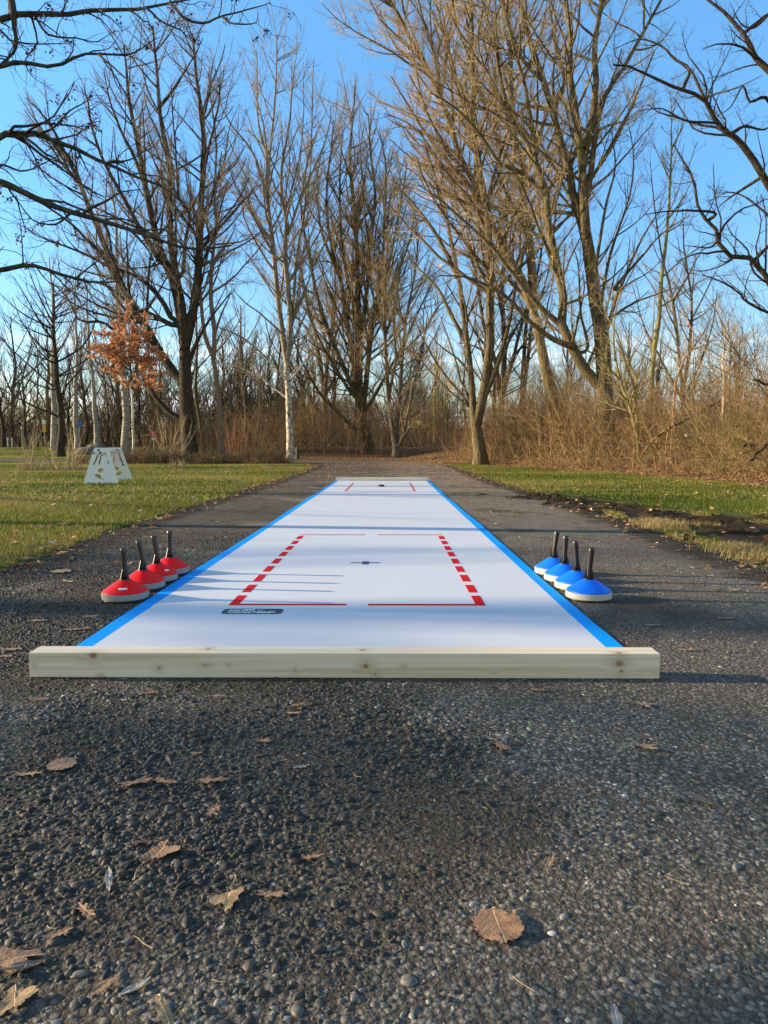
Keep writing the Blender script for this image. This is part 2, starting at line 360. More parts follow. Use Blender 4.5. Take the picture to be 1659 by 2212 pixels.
# path ribbon
def cat(pts, n):
    pts = np.asarray(pts, float); k = len(pts); p = np.vstack([2 * pts[0] - pts[1], pts, 2 * pts[-1] - pts[-2]])
    s = np.linspace(0, k - 1 - 1e-6, n); i = s.astype(int); u = (s - i)[:, None]
    a, b_, c_, d_ = p[i], p[i + 1], p[i + 2], p[i + 3]
    return .5 * (2 * b_ + (c_ - a) * u + (2 * a - 5 * b_ + 4 * c_ - d_) * u ** 2 + (3 * b_ - a - 3 * c_ + d_) * u ** 3)
n = 1400; L_ = cat(EL, n); R_ = cat(ER, n); w = np.linspace(0, 1, 61)[None, :, None]
jag = (np.cumsum(rng.normal(0, .02, n)) * 0 + .05 * np.sin(np.arange(n) * .9) + rng.normal(0, .035, n))[:, None]
dirv = (R_ - L_) / np.linalg.norm(R_ - L_, axis=1)[:, None]
L_ = L_ - dirv * jag; R_ = R_ + dirv * np.roll(jag, 37)
S = L_[:, None] * (1 - w) + R_[:, None] * w
zz = H(S[..., 0], S[..., 1]) + .012 - .010 * (np.abs(w[..., 0] - .5) > .49)
ecol = np.repeat(sm((np.abs(w[..., 0] - .5) - .36) / .13) * .95, n, 0)
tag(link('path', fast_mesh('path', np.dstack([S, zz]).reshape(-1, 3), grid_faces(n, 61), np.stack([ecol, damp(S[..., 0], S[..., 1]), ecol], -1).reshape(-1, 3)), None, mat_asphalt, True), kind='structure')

# ------------------------------------------------------------------ pebbles set in the asphalt
bmi = bmesh.new(); bmesh.ops.create_icosphere(bmi, subdivisions=2, radius=1); bmesh.ops.delete(bmi, geom=[v for v in bmi.verts if v.co.z < -.35], context='VERTS')
bmi.verts.ensure_lookup_table(); icv = np.array([v.co for v in bmi.verts]); icf = np.array([[v.index for v in f.verts] for f in bmi.faces]); bmi.free()
bmi = bmesh.new(); bmesh.ops.create_icosphere(bmi, subdivisions=1, radius=1); bmesh.ops.delete(bmi, geom=[v for v in bmi.verts if v.co.z < -.5], context='VERTS')
icv1 = np.array([v.co for v in bmi.verts]); icf1 = np.array([[v.index for v in f.verts] for f in bmi.faces]); bmi.free()
def pebbles(y0, y1, cell, rmean, tv, tf, keep):
    ys = np.arange(y0, y1, cell); xs = np.arange(-3.3, 3.3, cell); A, B = np.meshgrid(xs, ys); A = A.ravel() + rng.uniform(-.5, .5, A.size) * cell; B = B.ravel() + rng.uniform(-.5, .5, B.size) * cell
    k = (np.abs(A) < .58 * B + 1.2) & (np.abs(A) < 2.9) & (rng.random(len(A)) < keep)
    k &= ~((B > 2.72) & (np.abs(A + .183) < 1.24))
    A, B = A[k], B[k]
    worn = np.clip(.58 + .32 * A + .30 * np.sin(A * 2.3 + 1.4 * np.sin(B * 2.1)) + .22 * np.sin(A * 6.1 + B * 4.7) + .15 * np.sin(B * 9 - A * 7), 0, 1)
    k = rng.random(len(A)) > worn * .55; A, B, worn = A[k], B[k], worn[k]
    n = len(A); r = rmean * .90 * (1.12 - .40 * worn) * np.exp(rng.normal(0, .42, n)); r = np.clip(r, .0018, .0125)
    sx_, sy_, sz_ = r * rng.uniform(.8, 1.5, n), r * rng.uniform(.65, 1.1, n), r * rng.uniform(.38, .66, n)
    th = rng.uniform(0, PI, n); T = tv[None] * np.stack([sx_, sy_, sz_], -1)[:, None]
    T = T * (1 + .20 * np.sin(T[..., [1, 2, 0]] * 420 + rng.uniform(0, 6, (n, 1, 3))))
    x = T[..., 0] * np.cos(th)[:, None] - T[..., 1] * np.sin(th)[:, None] + A[:, None]; y = T[..., 0] * np.sin(th)[:, None] + T[..., 1] * np.cos(th)[:, None] + B[:, None]
    z = T[..., 2] + .012 + (sz_ * (rng.uniform(-.55, .35, n) - .35 * worn))[:, None]
    u = rng.random(n) ** 1.7; pal = np.array([(.058, .056, .055), (.130, .122, .113), (.22, .206, .185), (.19, .158, .118), (.46, .44, .41)])
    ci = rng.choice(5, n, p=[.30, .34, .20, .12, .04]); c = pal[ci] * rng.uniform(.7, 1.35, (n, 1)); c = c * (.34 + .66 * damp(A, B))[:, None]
    return np.stack([x, y, z], -1), c, tf
vs, fs, cs, o = [], [], [], 0
for args in ((.85, 2.4, .0125, .0056, icv, icf, .93), (.85, 2.4, .028, .0085, icv, icf, .45), (2.4, 5.2, .0165, .0062, icv1, icf1, .9), (5.2, 7.5, .03, .0080, icv1, icf1, .8)):
    v, c, tf = pebbles(*args); n, k, _ = v.shape
    vs.append(v.reshape(-1, 3)); cs.append(np.repeat(c, k, 0)); fs.append((tf[None] + (np.arange(n) * k)[:, None, None]).reshape(-1, 3) + o); o += n * k
tag(link('pebbles', fast_mesh('pebbles', np.vstack(vs), np.vstack(fs), np.vstack(cs)), None, mat_peb, True), 'grey and brown pebbles set in the dark asphalt', kind='stuff')

# ------------------------------------------------------------------ the lane
CX = -0.183
z0 = .016
YN, YF = 2.86, 18.85
lane = thing('ice_stock_lane', 'long white plastic curling lane with blue edges lying on the asphalt path', 'sports lane', (CX, 0, 0))
def ribbon_sheet(name, xl, xr, mat, z, th, parent=lane, y0=YN, y1=YF, kink=0.0):
    ys = np.linspace(y0, y1, 90); kx = kink * (np.sin(ys * 1.9) * .5 + np.sin(ys * .83 + 1) * .6 + .5 * np.sign(np.sin(ys * 2.1 + 2)) * np.abs(np.sin(ys * 2.1 + 2)) ** .3) ; dz = 0 * ys
    v = []
    for y, q, e in zip(ys, kx, dz):
        v += [(xl + (q if xl < -1.2 or xl > 1.2 else 0), y, z + e), (xr + (q if xr > 1.2 or xr < -1.2 else 0), y, z + e), (xl + (q if abs(xl) > 1.2 else 0), y, z - th), (xr + (q if abs(xr) > 1.2 else 0), y, z - th)]
    f = []
    for i in range(len(ys) - 1):
        a, b_ = 4 * i, 4 * i + 4
        f += [(a, a + 1, b_ + 1, b_), (a + 2, b_ + 2, b_ + 3, a + 3), (a, b_, b_ + 2, a + 2), (a + 1, a + 3, b_ + 3, b_ + 1)]
    f += [(0, 2, 3, 1), (a + 4, a + 5, a + 7, a + 6)]
    me = bpy.data.meshes.new(name); me.from_pydata(v, [], f); return link(name, me, parent, mat)
ribbon_sheet('playing_surface', -1.16, 1.16, m_white, z0 + .004, .008)
ribbon_sheet('border_strip', -1.24, -1.16, m_blue, z0 + .004, .009, kink=.013)
ribbon_sheet('border_strip', 1.16, 1.24, m_blue, z0 + .004, .009, kink=.013)
ZM = z0 + .0048
def quads(name, rects, mat, parent=lane, z=ZM):
    bm = bmesh.new()
    for x0_, x1_, y0_, y1_ in rects: box(bm, x0_, x1_, y0_, y1_, z - .0012, z + .0006)
    return link(name, bm_mesh(name, bm), parent, mat)
gl = lambda px, py: G(px, py, z0) - np.array([CX, 0, 0])
a0, a1, b0, b1 = gl(488, 1309), gl(1050, 1309), gl(654, 1155.5), gl(958, 1155.5)
XH = .5 * (a1[0] - a0[0]) * .5 + .5 * (b1[0] - b0[0]) * .5
def target(yf, yb, flip):
    bw = .054; T = []
    L = yb - yf; nd = 9; per = L / nd
    for s in (-1, 1):
        xo, xi = s * XH, s * (XH - bw)
        for k in range(nd + 0):
            ya = yf + k * per; T.append((min(xo, xi), max(xo, xi), ya + (0.0 if k == 0 else per * .0), ya + per * (.74 if k == 0 else .66)))
        T.append((min(xo, xi), max(xo, xi), yb - .04, yb))
        T.append((min(s * .063, xi), max(s * .063, xi), yf, yf + .040)); T.append((min(s * .063, xi), max(s * .063, xi), yb - .040, yb))
    return quads('target_marking', T, m_red)
yf, yb = a0[1], b0[1]
target(yf, yb, 0)
tf0, tb0 = gl(700, 1061.5)[1], gl(700, 1044)[1]
target(YF - (yb - YN), YF - (yf - YN), 1)
cy = gl(789, 1217)[1]
quads('centre_cross', [(-.026, .026, cy - .07, cy + .07), (-.115, -.027, cy - .016, cy + .016), (.027, .115, cy - .016, cy + .016)], m_navy)
# sticker
s0, s1, s2 = gl(472, 1328), gl(612, 1328), gl(482, 1316)
sw = s1[0] - s0[0] - .02; sh = s2[1] - s0[1] - .01
bm = bmesh.new(); rr = .03; pts = []
for (cx_, cy_, a) in ((sw - rr, rr, -90), (sw - rr, sh - rr, 0), (rr, sh - rr, 90), (rr, rr, 180)):
    for k in range(6): pts.append((cx_ + rr * math.cos(R(a + 18 * k)), cy_ + rr * math.sin(R(a + 18 * k))))
f = bm.faces.new([bm.verts.new((p[0], p[1], 0)) for p in pts]); ex = bmesh.ops.extrude_face_region(bm, geom=[f])
for g_ in ex['geom']:
    if isinstance(g_, bmesh.types.BMVert): g_.co.z -= .0012
bmesh.ops.recalc_face_normals(bm, faces=bm.faces)
stk = link('sticker', bm_mesh('sticker', bm), lane, m_label); stk.location = (s0[0] + .008, s0[1], ZM + .0006)
def text_mesh(name, s, size, width, shear, off, mat, parent, loc):
    cu = bpy.data.curves.new(name, 'FONT'); cu.body = s; cu.size = size; cu.shear = shear; cu.offset = off
    o = bpy.data.objects.new(name, cu); COL.objects.link(o); bpy.context.view_layer.update()
    me = bpy.data.meshes.new_from_object(o.evaluated_get(bpy.context.evaluated_depsgraph_get())); bpy.data.objects.remove(o)
    co = np.empty(len(me.vertices) * 3); me.vertices.foreach_get('co', co); co = co.reshape(-1, 3)
    co[:, 0] -= co[:, 0].min(); co[:, 0] *= width / co[:, 0].max(); me.vertices.foreach_set('co', co.ravel()); me.update()
    r = link(name, me, parent, mat); r.location = loc; return r
text_mesh('lettering', 'sliceXP', sh * .44, sw * .44, .25, .006, m_letter, stk, (sw * .09, sh * .55, .0009))
text_mesh('lettering', 'by', sh * .44, sw * .10, .25, 0, m_letter, stk, (sw * .57, sh * .55, .0009))
text_mesh('lettering', 'eisstock24.de', sh * .44, sw * .82, .25, .006, m_letter, stk, (sw * .08, sh * .15, .0009))
# beams
def beam(label, x0_, x1_, y0_, y1_, zt, knots):
    bm = bmesh.new(); hx = (x1_ - x0_) / 2; hy = (y1_ - y0_) / 2
    box(bm, -hx, hx, -hy, hy, 0, zt, .002)
    o = link('timber_beam', bm_mesh('timber_beam', bm), None, beam_mat('spruce', knots)); o.location = ((x0_ + x1_) / 2, (y0_ + y1_) / 2, .014)
    return tag(o, label, 'timber beam', 'wooden beams closing the ends of the lane')
bl, br = G(64, 1464, .012), G(1421, 1464, .012)
bw_ = br[0] - bl[0]; fy = -.0475
fx = lambda zx: (zx / 2 - 63) / 1358 * bw_ - bw_ / 2
kn = [(fx(405), .088, .016, fy), (fx(688), .036, .008, fy), (fx(888), .052, .008, fy), (fx(1580), .048, .013, fy), (fx(1620), .016, .008, fy), (fx(1275), .03, .007, fy), (fx(435), .006, .006, fy),
      (fx(1659 + 1010), .06, .016, fy), (fx(1659 + 1018), .03, .01, fy), (fx(148), .05, .005, fy), (fx(1659 + 470), .03, .006, fy), (fx(1659 + 85), .045, .006, fy), (fx(990), .052, .004, fy), (fx(885), .1, .009, .01), (fx(1565), .1, .01, .0), (fx(1659 + 1010), .1, .012, -.03)]
beam('pale knotty spruce beam across the near end of the lane', bl[0], br[0], bl[1], bl[1] + .095, .099, kn)
fl, fr = P(725, 1040, YF + .02), P(926.5, 1040, YF + .02)
beam('short looking pale beam across the far end of the lane', fl[0], fr[0], YF + .01, YF + .10, .098, [(.4, .05, .006, fy)])

# ------------------------------------------------------------------ ice stocks
def stock(name, label, base, capm, ringm, handle_a, lean, rot, sticker=None, group=None):
    t_ = thing(name, label, 'ice stock', (base[0], base[1], .014), rot, group)
    bm = bmesh.new(); lathe(bm, [(.126, 0), (.130, .002), (.130, .009), (.127, .010)]); link('running_plate', bm_mesh('running_plate', bm), t_, m_black, True)
    bm = bmesh.new(); lathe(bm, [(.128, .010), (.134, .012), (.135, .016), (.135, .044), (.133, .047), (.120, .048)]); link('ring', bm_mesh('ring', bm), t_, ringm)
    bm = bmesh.new()
    prof = [(.131, .0475), (.1305, .052), (.127, .057), (.118, .061)] + [(.118 - (.118 - .036) * k / 8, .061 + (.116 - .061) * (k / 8) ** .96) for k in range(1, 9)] + [(.033, .1175)]
    lathe(bm, prof); cp = link('cap', bm_mesh('cap', bm), t_, capm, True)
    zb = .116
    bend = lambda z: (lean * max(0, z - zb - .05) * math.cos(handle_a), lean * max(0, z - zb - .05) * math.sin(handle_a))
    bm = bmesh.new()
    lathe(bm, [(.0335, zb), (.0335, zb + .005), (.030, zb + .008), (.015, zb + .010)], 24)
    n_ = 10; lathe(bm, [(.0145 + .0045 * (k / n_) ** 1.2, zb + .008 + .180 * k / n_) for k in range(n_ + 1)] + [(.0170, zb + .1905)], 20, bend)
    for k in range(4):
        a = PI / 4 + k * PI / 2 + .2; ca, sa = math.cos(a), math.sin(a); nx_, ny_ = -sa * .0018, ca * .0018
        P3 = [(.011 * ca, .011 * sa, zb + .007), (.032 * ca, .032 * sa, zb + .007), (.0135 * ca, .0135 * sa, zb + .074)]
        q = [bm.verts.new((x_ + s_ * nx_, y_ + s_ * ny_, z_)) for s_ in (-1, 1) for x_, y_, z_ in P3]
        for idx in ((0, 2, 1), (3, 4, 5), (0, 1, 4, 3), (1, 2, 5, 4), (2, 0, 3, 5)): bm.faces.new([q[i] for i in idx])
    hd = link('handle', bm_mesh('handle', bm), t_, m_black)
    for p in hd.data.polygons: p.use_smooth = len(p.vertices) == 4 and p.area < 2e-4
    if sticker:
        a0_, hw = sticker; v, f = [], []
        for k in range(13):
            a = R(a0_) - rot + (k / 12 - .5) * hw; e = .0035 if k in (0, 12) else .0065
            for s_ in (-1, 1):
                rr_ = .094 + s_ * e; zz_ = .061 + (.116 - .061) * ((.118 - rr_) / (.118 - .036)) ** .96 + .0012
                v.append((rr_ * math.cos(a), rr_ * math.sin(a), zz_))
        for k in range(12): f.append((2 * k, 2 * k + 1, 2 * k + 3, 2 * k + 2))
        me = bpy.data.meshes.new('sticker'); me.from_pydata(v, [], f); link('sticker', me, cp, m_signw)
    return t_
def spos(px, pyb):
    g = G(px, pyb, .014); return (g[0] * (g[1] + .135) / g[1], g[1] + .135)
for px, py, ha, ln, st, lab in ((271.7, 1304.5, PI, .02, (-78, .55), 'nearest red ice stock, white sticker facing front, beside the lane'),
                            (310.3, 1279.3, PI, .16, None, 'second red ice stock from the front, handle leaning left, no sticker'),
                            (340.5, 1262.1, PI, .13, (-30, .38), 'third red ice stock from the front, small slanted white sticker on its cap'),
                            (367.8, 1245.6, 0, .03, None, 'rearmost red ice stock, partly behind the other red ones')):
    stock('red_ice_stock', lab, spos(px, py), m_cap_red, m_ring_grey, ha, ln, 0, st, 'red ice stocks lined up left of the lane')
for px, py, ha, ln, rot_, lab in ((1271, 1303, 0, .09, .3, 'nearest blue ice stock, whole cap and pale ring visible, right of the lane'),
                            (1244, 1280.4, PI, .08, .0, 'second blue ice stock from the front, black handle tipped slightly left'),
                            (1218.5, 1262.5, 0, .03, .1, 'third blue ice stock from the front, handle upright'),
                            (1196, 1246.5, 0, .13, .2, 'rearmost blue ice stock, handle tipped to the right')):
    stock('blue_ice_stock', lab, spos(px, py), m_cap_blue, m_ring_light, ha, ln, rot_, None, 'blue ice stocks lined up right of the lane')
pk = G(823, 1051.6, .02); bm = bmesh.new()
lathe(bm, [(.058, 0), (.070, .003), (.073, .010), (.073, .040), (.068, .046), (.030, .047), (.026, .043)], 40)
o = link('target_puck', bm_mesh('target_puck', bm), None, m_puck, True); o.location = (pk[0], pk[1] + .07, .0212)
tag(o, 'small black target puck standing on the far part of the white lane', 'puck')

# ------------------------------------------------------------------ tree machinery
def unit(a): return a / np.maximum(np.linalg.norm(a, axis=-1, keepdims=True), 1e-9)
def tubes(Pp, Rr, sides):
    """Pp (N,K,3) centre lines, Rr (N,K) radii -> vertices, quads"""
    N_, K, _ = Pp.shape
    T = np.empty_like(Pp); T[:, 1:-1] = Pp[:, 2:] - Pp[:, :-2]; T[:, 0] = Pp[:, 1] - Pp[:, 0]; T[:, -1] = Pp[:, -1] - Pp[:, -2]; T = unit(T)
    mean = unit(Pp[:, -1] - Pp[:, 0]); ref = np.where(np.abs(mean[:, 2:3]) > .7, np.array([[1., .3, 0]]), np.array([[0, 0, 1.]]))[:, None]
    U = unit(np.cross(T, np.broadcast_to(ref, T.shape))); V_ = np.cross(T, U)
    a = np.arange(sides) * 2 * PI / sides
    v = Pp[:, :, None] + Rr[:, :, None, None] * (np.cos(a)[None, None, :, None] * U[:, :, None] + np.sin(a)[None, None, :, None] * V_[:, :, None])
    i = np.arange(N_ * K * sides).reshape(N_, K, sides); j = np.roll(i, -1, 2)
    f = np.stack([i[:, :-1], j[:, :-1], j[:, 1:], i[:, 1:]], -1).reshape(-1, 4)
    return v.reshape(-1, 3), f
def merge(parts):
    V, F, o = [], [], 0
    for v, f in parts: V.append(v); F.append(f + o); o += len(v)
    return np.vstack(V), np.vstack(F)
def plen(Pp): return np.linalg.norm(np.diff(Pp, axis=1), axis=2).sum(1)
def spawn(Pp, Rr, per_m, ratio, ang, up, K, t0=.12, t1=1.0, rk=.010, rmin=.0022, lmax=9, lmin=.12, taper=.7, nmin=2, nmax=60, wig=.10, rfrac=.62, rs=None):
    rs = rs or rng
    Ln = plen(Pp); cnt = np.clip((Ln * per_m * rs.uniform(.8, 1.2, len(Ln))).astype(int), nmin, nmax); idx = np.repeat(np.arange(len(Ln)), cnt); n = len(idx)
    t_ = t0 + (t1 - t0) * rs.random(n) ** .85; Kp = Pp.shape[1]; s = t_ * (Kp - 1); i = np.minimum(s.astype(int), Kp - 2); u = (s - i)
    A, B = Pp[idx, i], Pp[idx, i + 1]; start = A + (B - A) * u[:, None]; tan = unit(B - A); r0 = Rr[idx, i] * (1 - u) + Rr[idx, i + 1] * u
    rnd = rs.normal(size=(n, 3)); perp = unit(rnd - (rnd * tan).sum(1, keepdims=True) * tan)
    an = R(ang) * rs.uniform(.55, 1.35, n)[:, None]
    d = unit(tan * np.cos(an) + perp * np.sin(an)); L = np.clip(Ln[idx] * ratio * (1.08 - .62 * t_) * rs.uniform(.5, 1.35, n), lmin, lmax)
    Q = np.empty((n, K, 3)); Q[:, 0] = start; step = (L / (K - 1))[:, None]
    for k in range(1, K):
        d = unit(d + np.array([0, 0, 2 * up * (k - .5) / (K - 1) ** 2]) + rs.normal(0, wig, (n, 3))); Q[:, k] = Q[:, k - 1] + d * step
    rb = np.maximum(np.minimum(r0 * rfrac, rk * L + rmin), rmin)
    Rn = rb[:, None] * (1 - taper * np.linspace(0, 1, K))[None]
    return Q, np.maximum(Rn, rmin * .55)
def tree_obj(name, label, cat_, root, tr, cr_, mt, mc, group=None, collect=None):
    t_ = thing(name, label, cat_, tuple(root), 0, group)
    v, f = merge(tr); link('trunk', fast_mesh('trunk', v - np.array(root), f), t_, mt, True)
    v, f = merge(cr_); link('crown', fast_mesh('crown', v - np.array(root), f), t_, mc)
    return t_
def traced(name, label, off, d, limbs, mt, mc, dens=1.0, up=.9, ang=38, amp=2.2, tw=(.0055, .0042, .0036), cat_='tree', group=None, l2=.30, zfac=2.0, lv4=True, base=None, extend=True, l3=.34, wig=.10, wfac=1.0, twk=1.3, dk=1.6):
    tw = tuple(q * twk for q in tw); dens = dens * dk
    K = 16; tr = []; allP = []; allR = []; known = []
    for li, (w0, pts) in enumerate(limbs):
        pts = [(off + x_ / zfac, y_ / zfac) for x_, y_ in pts]
        off0 = 0.0
        if li and known:
            dd = [((pts[0][0] - q[0]) ** 2 + (pts[0][1] - q[1]) ** 2 + (60 if q[1] < pts[0][1] - 2 else 0) ** 2, i) for i, q in enumerate(known)]; dm, im = min(dd); qn = known[im]; off0 = qn[2]
            if dm ** .5 > 2.0: pts = [(qn[0], qn[1])] + pts
        g = rng.uniform(-1, 1) * amp if li else 0
        n_ = len(pts); W3 = []
        for k, (px, py) in enumerate(pts):
            o_ = off0 + g * (k / max(1, n_ - 1)) ** 1.1; W3.append(P(px, py, d + o_))
            if k:
                for q in np.linspace(0.12, 1, 8): known.append((lp[0] + (px - lp[0]) * q, lp[1] + (py - lp[1]) * q, lp[2] + (o_ - lp[2]) * q))
            lp = (px, py, o_)
        if extend and pts[-1][1] < 40 and len(pts) > 2: W3.append(W3[-1] + unit(W3[-1] - W3[-3]) * (d * .10)); W3.append(W3[-1] + unit(W3[-1] - W3[-3]) * (d * .06))
        Q = cat(W3, K); Lq = plen(Q[None])[0]; Q[1:-1] += rng.normal(0, .012 * min(Lq / 8, 1.2), (K - 2, 3))
        if li == 0:
            gz = float(H(Q[0, 0], Q[0, 1])); Q[0, 2] = min(Q[0, 2], gz - .15)
        r0 = w0 / zfac / 2 / FOC * d * wfac
        rr_ = 1.0 * r0 * (1 - .84 * np.linspace(0, 1, K) ** .9) if li else r0 * (1 - .42 * np.linspace(0, 1, K))
        if li == 0: rr_[0] *= 1.35; rr_[1] *= 1.06
        allP.append(Q); allR.append(rr_)
    PP, RR = np.array(allP), np.array(allR)
    tr = [tubes(PP, RR, 10)]
    src = slice(1, None) if len(limbs) > 1 else slice(0, None)
    Q2, R2 = spawn(PP[src], RR[src], 1.15 * dens, l2, ang, up, 7, .10, 1.0, .0150, tw[0], 6.5, .5, wig=wig)
    Q3, R3 = spawn(np.concatenate([Q2]), R2, 2.3 * dens, l3, ang, up * .8, 5, .12, 1.0, .0095, tw[1], 2.6, .25, nmin=3, wig=wig)
    # tips of the traced limbs get fine growth of their own
    Q3b, R3b = spawn(PP[src], RR[src], 1.6 * dens, .085, ang + 6, up * .7, 5, .25, 1.0, .008, tw[1], 1.8, .3, wig=wig)
    tr.append(tubes(Q2, R2, 4)); cr_ = [tubes(Q3, R3, 3), tubes(Q3b, R3b, 3)]
    if lv4:
        Q4, R4 = spawn(np.concatenate([Q3, Q3b]), np.concatenate([R3, R3b]), 5.6 * dens, .38, ang + 4, up * .6, 3, .15, 1.0, .007, tw[2], .9, .14, nmin=3, wig=wig * 1.2); cr_.append(tubes(Q4, R4, 3))
    root = allP[0][0].copy(); root[2] = H(root[0], root[1])
    return tree_obj(name, label, cat_, root, tr, cr_, mt, mc, group)


# ------------------------------------------------------------------ the trees one can tell apart
LZ, MZ, RZ = 0, 415, 829.5
# dark old willow, left
traced('willow_tree', 'great bare tree with thick dark furrowed trunk and mossy low bough, behind the orange sapling', LZ, 50, [
    (74, [(822, 1985), (812, 1850), (802, 1700), (800, 1560), (798, 1470)]),
    (44, [(800, 1650), (740, 1600), (650, 1450), (590, 1340), (520, 1230), (470, 1110), (410, 960), (370, 860), (340, 780), (290, 690), (230, 610), (170, 560)]),
    (46, [(797, 1480), (780, 1350), (745, 1200), (700, 1110), (670, 1000), (640, 860), (610, 700), (590, 600), (560, 440), (548, 330), (535, 200)]),
    (44, [(798, 1500), (790, 1350), (755, 1170), (735, 1000), (732, 850), (735, 720), (710, 600), (690, 480), (680, 350), (670, 240), (660, 110)]),
    (44, [(800, 1500), (835, 1350), (850, 1230), (862, 1100), (865, 950), (875, 800), (885, 650), (870, 480), (850, 350), (840, 240), (832, 150)]),
    (26, [(745, 1380), (700, 1300), (640, 1230), (560, 1180), (470, 1150), (390, 1110), (300, 1070), (200, 1035), (130, 1000)]),
    (30, [(782, 1810), (720, 1770), (660, 1700), (630, 1630), (600, 1540), (570, 1500)]),
    (22, [(815, 1560), (860, 1460), (900, 1390), (960, 1310), (1000, 1260)]),
    (24, [(850, 1110), (905, 1030), (980, 950), (1040, 880), (1110, 800)]),
    (20, [(790, 1180), (800, 1050), (822, 920), (780, 880), (765, 760), (755, 600), (745, 480), (738, 370)]),
    (24, [(510, 1220), (440, 1100), (380, 1040), (300, 960), (200, 890), (110, 830)]),
    (26, [(690, 1130), (600, 980), (520, 830), (450, 700), (400, 560), (380, 440), (365, 390)]),
    (20, [(345, 790), (300, 700), (230, 560), (170, 480), (110, 420)]),
    (22, [(560, 1310), (450, 1230), (380, 1215), (300, 1190)]),
    (20, [(640, 860), (590, 700), (520, 560), (470, 420), (450, 300)]),
    (18, [(870, 800), (900, 650), (930, 520), (950, 400), (930, 300)]),
    (26, [(730, 1400), (600, 1340), (500, 1420), (440, 1390), (345, 1385), (300, 1300), (240, 1230)]),
], bark_dark, twig_grey, 1.0, .60, 46, 2.6)
traced('pine_stem_tree', 'slim bare tree with smooth pinkish brown trunk forking above, next to the great dark trunk', LZ, 50, [
    (30, [(957, 1965), (950, 1800), (937, 1650), (920, 1540)]),
    (20, [(920, 1540), (885, 1450), (868, 1300), (862, 1200), (858, 1080), (845, 950), (820, 800), (800, 650)]),
    (24, [(922, 1545), (928, 1450), (912, 1300), (915, 1150), (925, 1050), (935, 950), (925, 800), (938, 650), (920, 500), (900, 350), (905, 290)]),
    (14, [(925, 1450), (960, 1350), (1000, 1260)]), (13, [(915, 1150), (960, 1080), (1000, 1020), (1020, 960)]),
    (14, [(925, 1050), (890, 960), (905, 850), (960, 760), (1020, 700)]), (12, [(930, 800), (970, 690), (990, 560), (1030, 450)]),
    (12, [(915, 1520), (960, 1430), (1020, 1360)]),
], bark_pink, twig_grey, .85, .60, 52, 1.5)
traced('birch_tree', 'tall bare tree with peeling white lower trunk, beside the short wooden bollard', LZ, 53, [
    (36, [(1257, 1990), (1252, 1850), (1246, 1700), (1238, 1560)]),
    (26, [(1238, 1560), (1215, 1400), (1195, 1250), (1185, 1100), (1165, 950), (1156, 850), (1162, 700), (1178, 550), (1190, 400), (1196, 280), (1195, 150)]),
    (26, [(1240, 1560), (1255, 1400), (1240, 1200), (1230, 1050), (1240, 960), (1215, 850), (1220, 700), (1250, 540), (1260, 400), (1275, 260)]),
    (18, [(1250, 1450), (1268, 1300), (1282, 1100), (1310, 950), (1335, 780), (1345, 600), (1350, 400), (1355, 260)]),
    (13, [(1236, 1640), (1150, 1545), (1050, 1460), (960, 1420), (900, 1400)]),
    (13, [(1240, 1720), (1130, 1635), (1020, 1580), (940, 1560)]),
    (12, [(1226, 1450), (1130, 1360), (1050, 1300), (1000, 1240)]),
    (12, [(1250, 1650), (1320, 1560), (1400, 1450), (1440, 1380)]),
    (14, [(1160, 900), (1130, 760), (1080, 640), (1000, 540), (950, 440), (920, 350)]),
    (13, [(1150, 840), (1150, 650), (1130, 500), (1090, 380), (1040, 230)]),
    (14, [(1250, 1000), (1300, 850), (1370, 700), (1420, 560), (1430, 450)]),
    (12, [(1165, 700), (1120, 560), (1110, 400), (1110, 250), (1090, 190)]),
    (12, [(1235, 900), (1290, 700), (1310, 520), (1310, 350), (1330, 260)]),
    (12, [(1185, 1100), (1110, 960), (1060, 820), (1070, 700)]),
    (11, [(1260, 1500), (1330, 1330), (1390, 1200), (1400, 1050)]),
    (11, [(1200, 1300), (1120, 1180), (1060, 1090), (990, 1020)]),
], birch_rough, twig_grey, .82, .7, 40, 3.2, l2=.26)
traced('maple_tree', 'broad bare tree of many upright stems from one short bole, straight beyond the lane end', MZ, 60, [
    (36, [(768, 1945), (750, 1860), (735, 1790), (725, 1740)]),
    (22, [(715, 1750), (700, 1600), (665, 1350), (640, 1200), (600, 1050), (580, 850), (600, 650), (610, 520)]),
    (28, [(720, 1750), (722, 1500), (716, 1300), (711, 1100), (700, 900), (682, 700), (690, 540), (680, 470)]),
    (24, [(740, 1760), (762, 1550), (782, 1400), (822, 1250), (870, 1050), (905, 850), (930, 700)]),
    (18, [(745, 1780), (800, 1690), (850, 1600), (930, 1450), (1000, 1300), (1050, 1200)]),
    (18, [(700, 1850), (640, 1790), (560, 1710), (500, 1610), (450, 1500), (430, 1400)]),
    (20, [(695, 1680), (610, 1480), (545, 1300), (505, 1100), (470, 900), (500, 700), (520, 600)]),
    (22, [(705, 1600), (750, 1300), (770, 1050), (792, 850), (770, 650), (760, 490)]),
    (16, [(690, 1700), (600, 1560), (520, 1400), (480, 1240), (450, 1100)]),
    (16, [(720, 1400), (660, 1150), (640, 950), (640, 750), (650, 560)]),
    (16, [(760, 1500), (820, 1150), (830, 950), (840, 750), (810, 560)]),
    (14, [(700, 1000), (740, 850), (730, 700), (720, 540)]),
    (14, [(780, 1400), (880, 1200), (950, 1000), (960, 850)]),
    (14, [(640, 1200), (560, 1000), (540, 800), (560, 640)]),
], bark_brown, twig_tan, 1.0, .65, 40, 2.6, wfac=1.2)
